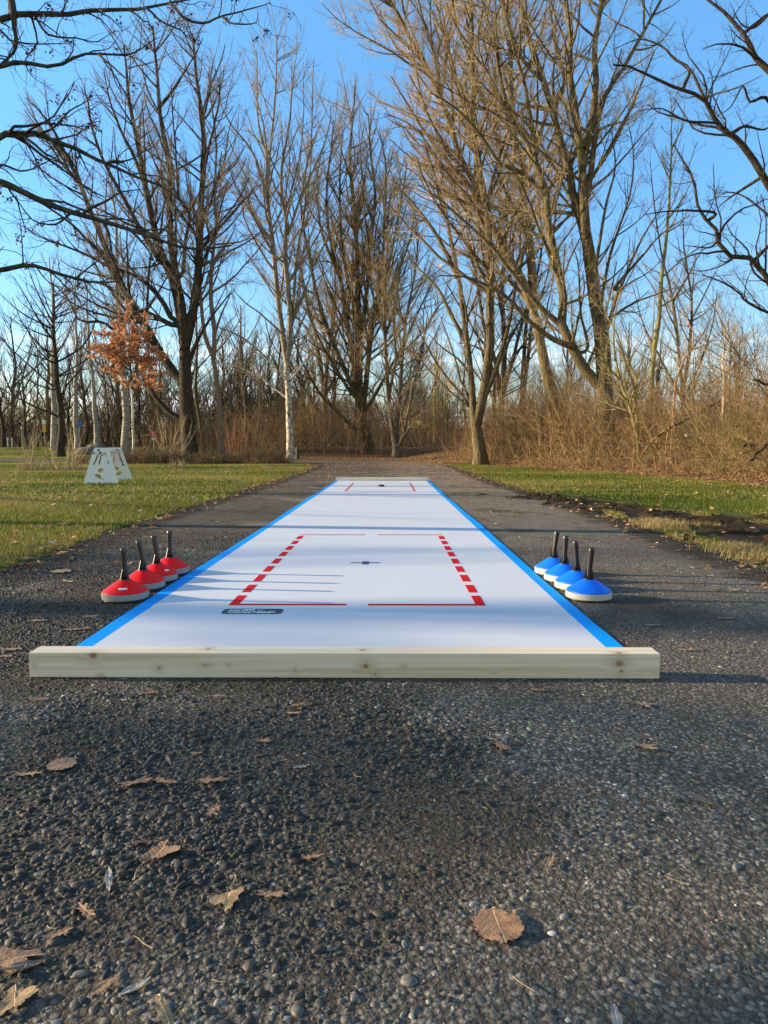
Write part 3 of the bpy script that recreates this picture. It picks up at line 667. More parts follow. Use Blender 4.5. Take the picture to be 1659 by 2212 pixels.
traced('forked_tree', 'bare tree with two crooked stems standing behind the bushy many stemmed one, left of it', MZ, 66, [
    (34, [(582, 1890), (578, 1800), (572, 1720)]),
    (20, [(572, 1730), (560, 1600), (530, 1440), (500, 1300), (470, 1150), (460, 1000)]),
    (20, [(574, 1730), (585, 1550), (610, 1400), (620, 1250), (610, 1050), (600, 900)]),
    (15, [(560, 1800), (500, 1700), (450, 1640), (400, 1580)]), (14, [(580, 1700), (630, 1600), (680, 1500), (700, 1400)]),
    (14, [(540, 1500), (480, 1400), (420, 1340), (390, 1250)]),
], bark_brown, twig_tan, 1.0, .60, 48, 2)
traced('slanting_tree', 'cluster of slender leaning grey stems fanning out from one foot, right of the lane end', MZ, 57, [
    (24, [(882, 1935), (868, 1860), (852, 1750)]),
    (18, [(852, 1760), (840, 1600), (831, 1400), (836, 1200), (842, 1000), (832, 850), (840, 700)]),
    (17, [(880, 1900), (895, 1720), (910, 1500), (930, 1350), (958, 1200), (975, 1050), (960, 900)]),
    (16, [(905, 1910), (950, 1700), (980, 1550), (1010, 1420), (1060, 1330), (1130, 1260)]),
    (12, [(850, 1700), (880, 1550), (870, 1400), (890, 1200), (920, 1050)]),
    (11, [(835, 1450), (880, 1300), (900, 1150), (930, 980)]),
    (10, [(960, 1640), (1000, 1500), (1000, 1350), (1030, 1200)]),
], bark_grey, twig_tan, 1.1, .60, 46, 2, wfac=1.25)
traced('twin_trunk_tree', 'bare tree with mossy trunk splitting low into a V above the leaf bank', RZ, 36, [
    (46, [(418, 1975), (400, 1860), (385, 1760)]),
    (28, [(385, 1780), (375, 1650), (365, 1500), (342, 1350), (320, 1200), (282, 1000), (250, 850), (200, 700), (160, 560)]),
    (36, [(400, 1830), (440, 1650), (460, 1450), (457, 1300), (460, 1150), (450, 1000), (440, 850), (400, 700), (386, 500), (385, 300), (380, 100), (375, 10)]),
    (24, [(440, 1700), (500, 1550), (540, 1400), (562, 1270), (600, 1100), (640, 980)]),
    (18, [(365, 1500), (300, 1380), (240, 1260), (170, 1180), (90, 1100)]),
    (17, [(320, 1200), (240, 1040), (160, 920), (80, 830), (20, 760)]),
    (17, [(440, 1000), (370, 860), (280, 760), (200, 640), (120, 540), (0, 490)]),
    (15, [(455, 1250), (400, 1130), (370, 1000), (300, 880)]),
    (14, [(385, 500), (330, 380), (290, 250), (270, 100)]), (13, [(380, 1640), (330, 1560), (250, 1500), (190, 1440)]),
], bark_tan, twig_orange, 1.0, .6, 46, 2, wfac=1.3, twk=1.1)
traced('leaning_tree', 'tall bare tree with thick trunk leaning left, orange tinted twigs high against the sky', RZ, 40, [
    (46, [(800, 1930), (755, 1780), (700, 1600), (668, 1430), (640, 1310)]),
    (34, [(640, 1320), (600, 1215), (545, 1120), (490, 1020), (440, 900), (400, 800), (330, 680), (290, 550), (240, 420), (190, 300), (120, 180), (60, 60), (20, 0)]),
    (36, [(642, 1320), (640, 1150), (620, 1000), (600, 850), (598, 700), (565, 600), (550, 400), (545, 200), (540, 50)]),
    (20, [(640, 1330), (560, 1230), (480, 1170), (380, 1120), (280, 1060), (180, 960), (90, 860)]),
    (20, [(440, 900), (350, 780), (260, 680), (170, 560), (90, 430), (30, 330)]),
    (18, [(545, 1120), (450, 960), (380, 900), (250, 830), (150, 760), (60, 700)]),
    (18, [(400, 800), (390, 620), (340, 460), (300, 300), (250, 120), (220, 0)]),
    (16, [(600, 850), (540, 700), (470, 560), (420, 400), (380, 220), (350, 60)]),
    (16, [(240, 420), (230, 280), (190, 150), (150, 20)]),
    (14, [(620, 1000), (680, 850), (720, 740), (760, 660)]),
    (14, [(190, 300), (120, 260), (50, 200), (-10, 80)]),
    (13, [(330, 680), (220, 600), (130, 560), (60, 540), (0, 500)]),
], bark_gold, twig_orange, 1.05, .65, 42, 2.4, l2=.32, wfac=1.22, twk=1.1)
traced('large_tree', 'largest bare tree with massive forked mossy trunk rising past the top of the hedge', RZ, 32, [
    (66, [(968, 2010), (962, 1850), (945, 1500), (918, 1320), (888, 1120), (870, 1000)]),
    (40, [(868, 1020), (848, 930), (820, 850), (800, 720), (762, 620), (730, 480), (690, 350), (640, 200), (600, 60), (580, -20)]),
    (38, [(872, 1010), (862, 850), (855, 700), (832, 500), (802, 300), (808, 120), (780, 0)]),
    (30, [(858, 720), (890, 550), (915, 400), (910, 220), (932, 60), (940, -10)]),
    (24, [(880, 850), (905, 650), (940, 450), (1010, 330), (1100, 180), (1190, 10)]),
    (44, [(925, 1660), (860, 1590), (805, 1490), (768, 1400), (775, 1280), (742, 1120), (710, 980), (705, 850), (662, 720), (600, 580), (540, 500), (480, 380), (440, 300), (370, 220), (300, 90)]),
    (26, [(805, 1495), (720, 1460), (620, 1380), (540, 1290), (450, 1235), (350, 1195), (240, 1190)]),
    (22, [(775, 1410), (680, 1330), (560, 1190), (460, 1060), (350, 960), (240, 860), (150, 800)]),
    (18, [(702, 1035), (600, 990), (500, 950), (430, 900), (330, 860)]),
    (20, [(706, 850), (600, 750), (500, 700), (400, 560), (300, 460), (200, 400)]),
    (18, [(540, 500), (500, 330), (480, 180), (430, 30)]), (18, [(660, 720), (640, 560), (610, 380), (560, 200), (520, 40)]),
    (16, [(720, 1000), (690, 880), (760, 700), (740, 560), (760, 420)]),
    (18, [(730, 480), (780, 350), (740, 200), (720, 50)]), (16, [(690, 350), (600, 260), (540, 120), (500, 0)]),
    (20, [(955, 1450), (1000, 1300), (1060, 1150), (1120, 1020), (1200, 900)]),
    (15, [(950, 1400), (1060, 1320), (1180, 1270), (1300, 1230)]),
    (16, [(930, 1370), (960, 1180), (1010, 1000), (1060, 850), (1080, 680), (1050, 520)]),
    (18, [(905, 1240), (930, 1050), (960, 880), (1000, 720), (980, 560)]),
    (15, [(880, 1500), (850, 1350), (840, 1150), (810, 1050)]),
    (15, [(1000, 1240), (1120, 1100), (1200, 1010), (1320, 930)]),
], bark_tan, twig_tan, 1.08, .55, 48, 2.4, l2=.33, wfac=1.2, twk=1.1)
traced('pole_tree', 'single straight slim olive barked tree leaning right, standing clear of the large tree', RZ, 34, [
    (24, [(1138, 2000), (1150, 1750), (1162, 1550), (1190, 1350), (1200, 1200), (1212, 1100)]),
    (15, [(1211, 1110), (1230, 900), (1240, 700), (1242, 500), (1235, 400)]),
    (9, [(1225, 950), (1290, 860), (1340, 760)]), (9, [(1236, 780), (1180, 660), (1140, 560)]), (9, [(1240, 650), (1290, 540), (1300, 430)]),
    (8, [(1200, 1200), (1290, 1120), (1380, 1060), (1460, 1040)]), (8, [(1195, 1300), (1120, 1180), (1060, 1120)]),
    (8, [(1190, 1330), (1300, 1260), (1400, 1200), (1500, 1190)]),
], bark_olive, twig_tan, 1.2, .8, 40, 1.5)
traced('background_tree', 'pair of thin dark trunks between the V shaped tree and the leaning tree', RZ, 48, [
    (34, [(590, 1920), (592, 1800), (600, 1700)]), (22, [(598, 1700), (606, 1500), (620, 1350), (640, 1200), (650, 1050)]),
    (20, [(602, 1700), (625, 1520), (640, 1400), (690, 1250), (720, 1100)]), (10, [(592, 1640), (540, 1560), (500, 1510), (440, 1440)]),
    (10, [(625, 1560), (700, 1450), (760, 1400)]),
], bark_dark, twig_tan, 1.2, .8, 40, 1.5)
traced('elder_tree', 'low clump of bare mossy stems at the foot of the largest tree', RZ, 28, [
    (22, [(1108, 2010), (1100, 1940), (1090, 1850)]), (17, [(1092, 1870), (1062, 1760), (1020, 1640), (992, 1480), (1000, 1350), (1030, 1260)]),
    (17, [(1096, 1870), (1085, 1700), (1040, 1560), (1010, 1450), (960, 1360), (930, 1290)]), (14, [(1080, 1700), (1090, 1640), (1060, 1580), (1000, 1500), (950, 1440)]),
    (11, [(1062, 1760), (990, 1640), (960, 1540), (970, 1440)]), (11, [(1070, 1720), (1130, 1600), (1150, 1480)]), (10, [(1020, 1640), (940, 1560), (880, 1540)]),
], bark_olive, twig_tan, 1.3, .7, 42, 1.2, l2=.34)
traced('forked_tree', 'dark bare tree of three straight stems rising behind the V shaped tree, on its right', RZ, 46, [
    (36, [(500, 1930), (505, 1800), (508, 1700)]), (26, [(508, 1710), (520, 1500), (510, 1300), (515, 1100), (500, 900), (505, 700), (490, 500), (480, 250)]),
    (22, [(508, 1720), (560, 1540), (600, 1380), (660, 1200), (690, 1000), (700, 800)]), (22, [(506, 1740), (480, 1560), (430, 1400), (400, 1200), (340, 1000), (300, 800), (250, 600)]),
    (14, [(515, 1150), (570, 980), (600, 800), (620, 600)]), (14, [(510, 1320), (450, 1150), (430, 980), (430, 800)]), (12, [(560, 1540), (640, 1450), (740, 1400)]),
    (12, [(480, 1560), (400, 1500), (320, 1480)])], bark_dark, twig_tan, 1.0, .6, 42, 2, twk=1.1)
traced('forked_tree', 'bare tree of four thin dark stems in the open gap right of the largest tree', RZ, 42, [
    (26, [(1300, 1900), (1290, 1700)]), (18, [(1290, 1710), (1270, 1500), (1250, 1300), (1200, 1100), (1170, 900), (1150, 700)]), (18, [(1290, 1710), (1320, 1500), (1330, 1300), (1300, 1100), (1290, 900)]),
    (16, [(1292, 1730), (1370, 1560), (1420, 1400), (1440, 1250)]), (14, [(1288, 1730), (1200, 1560), (1120, 1400), (1080, 1250)]), (12, [(1250, 1300), (1320, 1180), (1380, 1060)]),
    (12, [(1320, 1400), (1400, 1240), (1460, 1120)])], bark_brown, twig_tan, 1.1, .5, 46, 2, twk=1.1)
for nm, lab, d, lb, mt in (
    ('young_tree', 'thin pale wavy stem rising out of the sunny brush', 25, [(14, [(1462, 1960), (1466, 1780), (1470, 1640), (1462, 1560)]), (8, [(1463, 1570), (1475, 1440), (1450, 1380), (1440, 1300)]), (7, [(1466, 1600), (1490, 1500), (1510, 1400)]), (6, [(1466, 1700), (1500, 1600), (1520, 1520)])], twig_pale),
    ('young_tree', 'reddish crooked sapling with long arching branch above the sunny brush', 27, [(13, [(1240, 1960), (1250, 1800), (1258, 1650)]), (11, [(1258, 1660), (1290, 1570), (1330, 1512), (1400, 1485), (1450, 1440), (1480, 1410)]), (8, [(1330, 1512), (1335, 1440), (1312, 1380), (1322, 1290)]), (7, [(1275, 1590), (1240, 1520), (1200, 1440)])], twig_red),
    ('young_tree', 'thin dark knobbly sapling closest to the pale wavy stem, forked at its tip', 26, [(10, [(1500, 1950), (1495, 1750), (1492, 1600)]), (7, [(1492, 1610), (1500, 1500), (1488, 1420), (1490, 1360)]), (6, [(1494, 1560), (1530, 1490), (1570, 1440)])], bark_brown)):
    traced(nm, lab, RZ, d, lb, mt, twig_tan, 1.6, .9, 40, .8, l2=.4)
# near trees that stand just outside the picture and reach into it
over = traced('overhanging_tree', 'near bare tree whose dark drooping boughs with seed clusters reach in over the lawn', LZ, 8.5, [
    (92, [(-560, 2700), (-555, 1900), (-560, 1200), (-570, 500), (-560, -300), (-540, -1200)]),
    (30, [(-560, 1250), (-400, 950), (-200, 720), (0, 597), (60, 575), (150, 580), (250, 612), (350, 655), (450, 705), (550, 745), (650, 785), (750, 830), (800, 880)]),
    (34, [(-560, 900), (-350, 780), (-150, 760), (0, 790), (100, 830), (200, 880), (330, 922), (430, 950), (550, 985), (650, 1025), (750, 1058), (850, 1082), (1000, 1060)]),
    (30, [(-560, 1350), (-350, 1200), (-150, 1180), (0, 1172), (110, 1145), (200, 1162), (300, 1195), (400, 1220), (520, 1215)]),
    (34, [(-560, 500), (-350, 250), (-150, 130), (0, 85), (120, 64), (300, 62), (420, 42), (600, 40), (700, 22), (830, -5)]),
    (26, [(30, -120), (50, 0), (60, 100), (70, 205), (20, 265), (-60, 320)]),
    (20, [(-120, 310), (0, 288), (100, 270), (240, 288), (340, 240), (450, 235), (570, 232), (650, 180)]),
    (11, [(430, 238), (500, 300), (560, 350), (628, 366)]),
    (13, [(740, 18), (800, 80), (880, 100), (960, 70), (1060, 45), (1140, 22), (1170, 12)]),
    (10, [(640, 40), (700, 95), (780, 130), (830, 180), (866, 186)]),
    (11, [(150, 66), (210, 150), (330, 165), (420, 180), (500, 130)]), (10, [(130, 60), (160, 180), (110, 260), (140, 330), (200, 370)]),
    (12, [(100, 590), (220, 560), (300, 480), (370, 440), (400, 390)]), (11, [(0, 712), (100, 740), (200, 700), (280, 660)]),
    (10, [(340, 655), (370, 720), (400, 780)]), (10, [(300, 925), (240, 970), (140, 950), (60, 850), (20, 880)]),
    (9, [(100, 1145), (95, 1050), (85, 930)]), (10, [(330, 1200), (420, 1130), (500, 1100)]), (10, [(560, 990), (640, 1080), (700, 1200)]),
    (10, [(450, 705), (560, 690), (640, 640)]), (9, [(960, 70), (1000, 100), (1100, 100), (1115, 50)]),
], bark_bough, twig_dark, 1.9, -.22, 46, .5, (.0032, .0024, .0019), l2=.22, lv4=False, extend=False, l3=.40, wig=.24, twk=1.0, wfac=1.2)
traced('spreading_tree', 'near gnarled bare tree whose twisting dark boughs reach in above the sunny brush', RZ, 17, [
    (70, [(2150, 2200), (2130, 1700), (2080, 1200), (2000, 600), (1950, 0)]),
    (30, [(2110, 1500), (1900, 1420), (1720, 1290), (1659, 1218), (1602, 1122), (1500, 1112), (1440, 1040), (1430, 980), (1370, 930), (1350, 850), (1330, 760), (1290, 700), (1250, 620)]),
    (36, [(2060, 1080), (1850, 960), (1700, 860), (1600, 700), (1540, 620), (1500, 580), (1440, 530), (1392, 440), (1320, 400), (1200, 352), (1080, 290), (990, 280)]),
    (32, [(2000, 600), (1820, 450), (1659, 300), (1600, 240), (1560, 160), (1480, 60), (1400, 0), (1340, -80)]),
    (18, [(2110, 1520), (1850, 1420), (1660, 1350), (1560, 1300), (1530, 1260), (1450, 1215), (1380, 1190)]),
    (16, [(1500, 580), (1560, 545), (1640, 560), (1700, 520)]), (14, [(1430, 920), (1320, 910), (1200, 915), (1120, 930)]),
    (14, [(1440, 1045), (1400, 1070), (1300, 1060)]), (14, [(1320, 300), (1260, 260), (1200, 200), (1100, 170), (1000, 210)]),
    (16, [(1392, 445), (1330, 310), (1300, 290), (1180, 180)]), (15, [(1600, 245), (1540, 200), (1450, 190), (1380, 210)]),
    (15, [(1650, 420), (1580, 440), (1550, 370), (1500, 460), (1440, 500)]), (14, [(1700, 1000), (1600, 880), (1500, 830), (1400, 870)]),
    (14, [(1640, 760), (1500, 850), (1440, 900)]), (13, [(1659, 60), (1600, 120), (1540, 100), (1500, 20)]),
    (13, [(1700, 1250), (1600, 1180), (1570, 1080), (1500, 1010), (1480, 960)]), (13, [(1420, 530), (1300, 520), (1200, 470), (1100, 480)]),
], bark_dark, twig_dark, 1.1, .35, 48, 1.2, (.0045, .0032, .0026), l2=.26, extend=False, wig=.20, twk=1.0, wfac=1.1)

# ------------------------------------------------------------------ smaller trees built once and copied
def grown(seed, h, r0, nl, ang, up, ratio, t0=.22, dens=1.0, tw=(.009, .0075, .0065), fork=False, lmax=9):
    rs = np.random.default_rng(seed); K = 14
    T = np.zeros((1, K, 3)); T[0, :, 2] = np.linspace(-.15, h, K); T[0, 2:, :2] += np.cumsum(rs.normal(0, .012 * h, (K - 2, 2)), 0) * .5
    Rr = r0 * (1 - .85 * np.linspace(0, 1, K))[None]; Rr[0, 0] *= 1.3
    L1, R1 = spawn(T, Rr, nl / h, ratio, ang, up, 9, t0, .97, .012, .012, lmax, .8, nmin=nl, rs=rs, wig=.07, rfrac=.6)
    L2, R2 = spawn(L1, R1, 1.5 * dens, .36, 36, up, 5, .1, 1, .009, tw[0], 4, .4, nmin=3, rs=rs)
    L3, R3 = spawn(L2, R2, 2.6 * dens, .42, 38, up * .8, 3, .12, 1, .007, tw[1], 1.6, .25, nmin=3, rs=rs)
    L4, R4 = spawn(L3, R3, 3.2 * dens, .5, 42, up * .5, 3, .2, 1, .006, tw[2], .7, .15, nmin=2, rs=rs)
    return [tubes(T, Rr, 8), tubes(L1, R1, 5)], [tubes(L2, R2, 3), tubes(L3, R3, 3), tubes(L4, R4, 3)]
def make_mesh(parts, name): v, f = merge(parts); return fast_mesh(name, v, f)
protos = {}
def proto(key, **k):
    a, b_ = grown(**k); protos[key] = (make_mesh(a, 'trunk'), make_mesh(b_, 'crown'))
proto('round', seed=3, h=10.5, r0=.26, nl=34, ang=62, up=.55, ratio=.50, t0=.20, lmax=5)
proto('oak', seed=5, h=9, r0=.22, nl=12, ang=50, up=.35, ratio=.6, t0=.3)
proto('slim', seed=8, h=15, r0=.17, nl=18, ang=38, up=.8, ratio=.26, t0=.35)
proto('birch', seed=11, h=19, r0=.32, nl=22, ang=34, up=.5, ratio=.26, t0=.3)
proto('bushy', seed=17, h=12, r0=.24, nl=20, ang=34, up=.9, ratio=.5, t0=.12)
matsets = {}
def place(key, name, label, px, pyb, d, scale, rz, mt, mc, group=None, cat_='tree', lean=0):
    w_ = P(px, pyb, d); z = float(H(w_[0], d)); mk = (key, mt.name, mc.name)
    if mk not in matsets:
        a, b_ = protos[key]; a, b_ = (a.copy(), b_.copy()) if any(q[0] == key for q in matsets) else (a, b_)
        a.materials.clear(); b_.materials.clear(); a.materials.append(mt); b_.materials.append(mc)
        a.polygons.foreach_set('use_smooth', np.ones(len(a.polygons), bool)); matsets[mk] = (a, b_)
    a, b_ = matsets[mk]
    t_ = thing(name, label, cat_, (w_[0], d, z), rz, group); t_.scale = (scale,) * 3; t_.rotation_euler[0] = lean
    link('trunk', a, t_); link('crown', b_, t_); return t_
place('round', 'lawn_tree', 'rounded bare tree with dark trunk and level boughs left of the orange sapling', 131, 978, 62, 1.42, .4, bark_dark, twig_dark)
for i, (px, d, s, lab) in enumerate(((117, 72, 1.0, 'white birch trunk half hidden behind the rounded lawn tree'), (168, 74, .95, 'white birch trunk next to the boulder, between two other birches'),
        (210, 78, .95, 'white birch trunk directly above the brown boulder'), (271, 62, 1.22, 'thickest white birch trunk, directly behind the orange leaved sapling'))):
    place('birch', 'birch', lab, px, 970, d, s, i * 1.7, birch, twig_grey, 'birches beyond the side path')
for i, (px, d, s, key, lab, mt) in enumerate((
    (57, 74, 1.0, 'oak', 'small crooked dark tree near the two white posts', bark_dark), (28, 84, .8, 'oak', 'small forked dark tree at the very edge of the far wood, first in the row', bark_dark),
    (150, 86, .8, 'bushy', 'thin dark forked tree in the gap between the first two birch trunks', bark_dark), (8, 80, 1.0, 'bushy', 'bushy bare tree cut by the side of the view beyond the side path', bark_dark),
    (232, 84, .9, 'slim', 'slim dark tree behind the boulder', bark_brown), (345, 72, .85, 'bushy', 'bushy bare tree in the gap between orange sapling and great dark trunk', bark_brown),
    (440, 66, 1.1, 'slim', 'slim bare tree seen between the great dark trunk and the pinkish one', bark_brown), (526, 60, .72, 'slim', 'thin straight bare tree beside the reddish shrub', bark_pink),
    (558, 70, .8, 'slim', 'thin pale bare tree halfway from reddish shrub to peeling birch', bark_grey), (590, 76, 1.0, 'bushy', 'bushy bare tree in the wood edge just short of the peeling birch', bark_brown),
    (676, 78, .9, 'bushy', 'bushy bare tree in the wood just past the wooden bollard', bark_brown), (905, 74, .62, 'bushy', 'low bare tree in the gap right of the slanting grey stems', bark_brown),
    (965, 62, .50, 'bushy', 'low many twigged tree between the slanting stems and the V shaped tree', bark_olive), (1120, 56, .42, 'bushy', 'low bushy tree showing behind the pair of thin dark trunks', bark_brown),
    (480, 84, 1.15, 'bushy', 'tall bushy bare tree deep in the wood behind the pinkish trunk', bark_brown), (95, 90, 1.0, 'slim', 'slim tree deep in the far wood by the yellow sign', bark_brown),
    (300, 88, 1.15, 'bushy', 'tall bushy bare tree deep in the wood behind the thickest birch', bark_dark), (770, 84, .75, 'oak', 'low spreading tree far behind the many stemmed tree', bark_brown))):
    place(key, 'wood_edge_tree', lab, px, 970, d, s, i * 2.1, mt, twig_wood if px < 360 else twig_tan, 'bare trees along the wood edge')

for i, (px, d, s, key, lab, mt) in enumerate((
    (262, 90, 1.5, 'bushy', 'tall bushy tree deep in the wood over the orange crown', bark_brown), (330, 96, 1.55, 'slim', 'tall slim tree deep in the wood left of the great dark trunk', bark_brown),
    (392, 88, 1.4, 'bushy', 'bushy tree hidden behind the great dark trunk', bark_dark), (520, 92, 1.5, 'bushy', 'tall bushy tree deep in the wood beyond the reddish shrub', bark_brown),
    (612, 90, 1.35, 'slim', 'slim tree rising directly behind the peeling birch', bark_dark), (655, 94, 1.5, 'bushy', 'tall bushy tree deep in the wood above the wooden bollard', bark_brown),
    (720, 92, 1.35, 'bushy', 'bushy tree deep behind the low boughs of the many stemmed tree', bark_dark), (858, 88, 1.25, 'bushy', 'bushy tree directly behind the slanting grey stems', bark_brown),
    (940, 70, .95, 'bushy', 'bushy bare tree filling the gap before the V shaped tree', bark_olive), (1010, 66, .9, 'slim', 'slim tree straight behind the V shaped tree', bark_brown),
    (1065, 62, 1.0, 'bushy', 'bushy bare tree between the V shaped tree and the pair of thin dark trunks', bark_brown), (1215, 58, .85, 'bushy', 'bushy bare tree between the leaning tree and the largest tree', bark_brown),
    (1345, 54, .8, 'bushy', 'bushy bare tree behind the low clump of mossy stems', bark_olive), (1420, 56, .7, 'bushy', 'bushy bare tree directly behind the straight olive tree', bark_brown),
    (1500, 50, .55, 'bushy', 'low twiggy tree behind the reddish arching sapling', bark_brown), (1590, 46, .6, 'bushy', 'low twiggy tree behind the propped dark limb', bark_olive),
    (1395, 38, .55, 'slim', 'short slim tree standing in the sunny brush next to the straight olive tree', bark_olive), (30, 100, 1.5, 'bushy', 'tall bushy tree deep in the far wood over the three white posts', bark_dark),
    (110, 104, 1.5, 'bushy', 'tall bushy tree deep in the far wood between the first birches', bark_dark), (190, 98, 1.4, 'bushy', 'tall bushy tree deep in the far wood above the boulder', bark_dark))):
    place(key, 'wood_edge_tree', lab, px, 970, d, s, i * 1.3 + .5, mt, twig_wood if px < 360 else twig_tan, 'bare trees along the wood edge')
# trees left of the camera, outside the picture, that shade the path
for i, (x_, y_, key, s, lab) in enumerate(((-17, -1.2, 'bushy', 1.0, 'bare tree left of the camera, nearest'), (-24, 2.6, 'round', 1.25, 'rounded bare tree left of the camera on the lawn'), (-13, 1.6, 'oak', 1.0, 'spreading bare tree left of the camera'),
        (-21, 15.5, 'oak', .9, 'spreading tree just past the picture edge on the lawn'), (-24, 25.5, 'slim', 1.0, 'slim tree past the picture edge, by the middle lawn'), (-27, 32, 'oak', 1.1, 'spreading tree past the picture edge, by the far lawn'), (-27, 19.5, 'slim', 1.0, 'slim tree out on the lawn past the picture edge'), (-36, 7.5, 'round', 1.2, 'rounded tree far out on the lawn past the picture edge'))):
    t_ = place(key, 'lawn_tree', lab, 829, 970, 50, s, i * 1.3, bark_dark, twig_dark, 'trees on the lawn beside the view'); t_.location = (x_, y_, 0)

# young oak that kept its orange leaves
rt = P(578 / 2, 1000, 41); rt[2] = 0
oak = thing('oak_sapling', 'young oak with whitewashed thin stem and bright orange dead leaves, on the lawn edge', 'tree', tuple(rt))
rs = np.random.default_rng(21)
T = np.zeros((1, 12, 3)); T[0, :, 2] = np.linspace(0, 7.7, 12); T[0, 1:, 0] += np.cumsum(rs.normal(0, .02, 11)); Rr = (.085 * (1 - .8 * np.linspace(0, 1, 12) ** 1.3))[None]
lo = tubes(T[:, :7], Rr[:, :7], 10); link('trunk', fast_mesh('trunk', *lo), oak, m_stake, True)
L1, R1 = spawn(T, Rr, 6, .40, 80, .12, 7, .58, .96, .012, .010, 1.95, .5, nmin=30, rs=rs)
L1[..., 2] = np.maximum(L1[..., 2], 4.5)
L2, R2 = spawn(L1, R1, 5, .4, 40, .2, 4, .2, 1, .01, .006, .8, .2, nmin=4, rs=rs)
link('crown', make_mesh([tubes(T[:, 6:], Rr[:, 6:], 8), tubes(L1, R1, 4), tubes(L2, R2, 3)], 'crown'), oak, bark_brown)
def leaf_cards(cent, size, rs_, pal, jit=.35, flat=0.0):
    n = len(cent); a = unit(rs_.normal(size=(n, 3)) * np.array([1, 1, 1 - flat])); b_ = unit(np.cross(a, rs_.normal(size=(n, 3)))); nrm = np.cross(a, b_)
    if flat: b_ = unit(np.cross(np.array([0, 0, 1.]) + rs_.normal(0, .25, (n, 3)), a)); nrm = np.cross(a, b_)
    s = size * rs_.uniform(.6, 1.3, n)[:, None]; w_ = s * rs_.uniform(.28, .45, (n, 1)); cu = s * rs_.uniform(-.1, .35, (n, 1))
    v = np.stack([cent - a * s * .5, cent - b_ * w_ * .9 + nrm * cu * .6 - a * s * .1, cent + a * s * .12 + b_ * 0, cent + b_ * w_ + nrm * cu * .5, cent + a * s * .5 + nrm * cu * .3], 1)
    i = np.arange(n)[:, None] * 5; f = np.concatenate([i + np.array([[0, 1, 2]]), i + np.array([[0, 2, 3]]), i + np.array([[1, 4, 2]]), i + np.array([[2, 4, 3]])])
    c = np.array(pal)[rs_.integers(0, len(pal), n)] * rs_.uniform(1 - jit, 1 + jit, (n, 1))
    return v.reshape(-1, 3), f, np.repeat(c, 5, 0)
tips = L2[:, 1:].reshape(-1, 3); tips = tips[rs.random(len(tips)) < .9]
cent = np.concatenate([tips + rs.normal(0, .06, tips.shape) for _ in range(6)])
v, f, c = leaf_cards(cent, .16, rs, [(.60, .27, .11), (.46, .19, .08), (.68, .40, .22), (.30, .13, .07), (.55, .35, .22)])
link('foliage', fast_mesh('foliage', v, f, c), oak, mat_litter)['kind'] = 'stuff'

rs = np.random.default_rng(22); cl = []
for ch in over.children:
    if ch.name.startswith('crown'):
        co = np.empty(len(ch.data.vertices) * 3); ch.data.vertices.foreach_get('co', co); co = co.reshape(-1, 3)
        sel = co[rs.integers(0, len(co), 130)]
        for q in sel: cl.append(q + rs.normal(0, .022, (10, 3)) + np.array([0, 0, -.03]))
v, f, c = leaf_cards(np.concatenate(cl), .035, rs, [(.10, .035, .03), (.06, .03, .02), (.13, .07, .04)])
link('seed_clusters', fast_mesh('seed_clusters', v, f, c), over, mat_litter)['kind'] = 'stuff'

# ------------------------------------------------------------------ brush, hedge and far wood (nobody could count the stems)
def brush(name, label, pts, h0, h1, mat, per=(7, 5), lean=.25, r=.006, seed=1, ratio=.42, ang=36, up=.5, tw=.0032, K=6, lv3=True, taper=.75):
    rs_ = np.random.default_rng(seed); n = len(pts); z = H(pts[:, 0], pts[:, 1]) - .03; h = rs_.uniform(h0, h1, n) * np.exp(rs_.normal(0, .18, n)) * (.92 + .22 * np.sin(pts[:, 0] * .9 + 1.7 * np.sin(pts[:, 1] * .5)) + .16 * np.sin(pts[:, 1] * 1.3 + pts[:, 0] * .6 + seed))
    Q = np.zeros((n, K, 3)); Q[:, 0] = np.stack([pts[:, 0], pts[:, 1], z], 1); d = unit(np.concatenate([rs_.normal(0, lean, (n, 2)), np.ones((n, 1))], 1))
    for k in range(1, K): d = unit(d + rs_.normal(0, .13, (n, 3))); Q[:, k] = Q[:, k - 1] + d * (h / (K - 1))[:, None]
    Rr = (r * (.5 + h / h1))[:, None] * (1 - taper * np.linspace(0, 1, K))[None]
    A, B = spawn(Q, Rr, per[0] / h1, ratio, ang, up, 4, .12, 1, .008, tw * 1.3, h1 * .6, .15, nmin=3, rs=rs_, wig=.16)
    parts = [tubes(Q, Rr, 4), tubes(A, B, 3)]
    if lv3:
        A2, B2 = spawn(A, B, per[1], .5, 42, up * .5, 3, .15, 1, .006, tw, h1 * .25, .08, nmin=2, nmax=7, rs=rs_, wig=.18); parts.append(tubes(A2, B2, 3))
    v, f = merge(parts); o = link(name, fast_mesh(name, v, f), None, mat); return tag(o, label, kind='stuff')
def scatter(n, xr, yr, fn, seed):
    rs_ = np.random.default_rng(seed); out = np.zeros((0, 2))
    it = 0
    while len(out) < n:
        a = np.stack([rs_.uniform(*xr, n * 2), rs_.uniform(*yr, n * 2)], 1); a = a[fn(a[:, 0], a[:, 1])]; out = np.vstack([out, a])
    return out[:n]
hed = lambda lo, hi: (lambda x_, y_: (x_ > hedge_x(y_) + lo) & (x_ < hedge_x(y_) + hi) & (np.abs(x_) < .62 * y_ + 3))
brush('hedge_brush', 'sunlit tangle of thin bare stems along the grass verge', scatter(850, (3, 28), (15, 50), hed(1.2, 9), 31), 2.0, 4.0, twig_brush, (11, 4), .48, .010, 31, tw=.0042, up=.25)
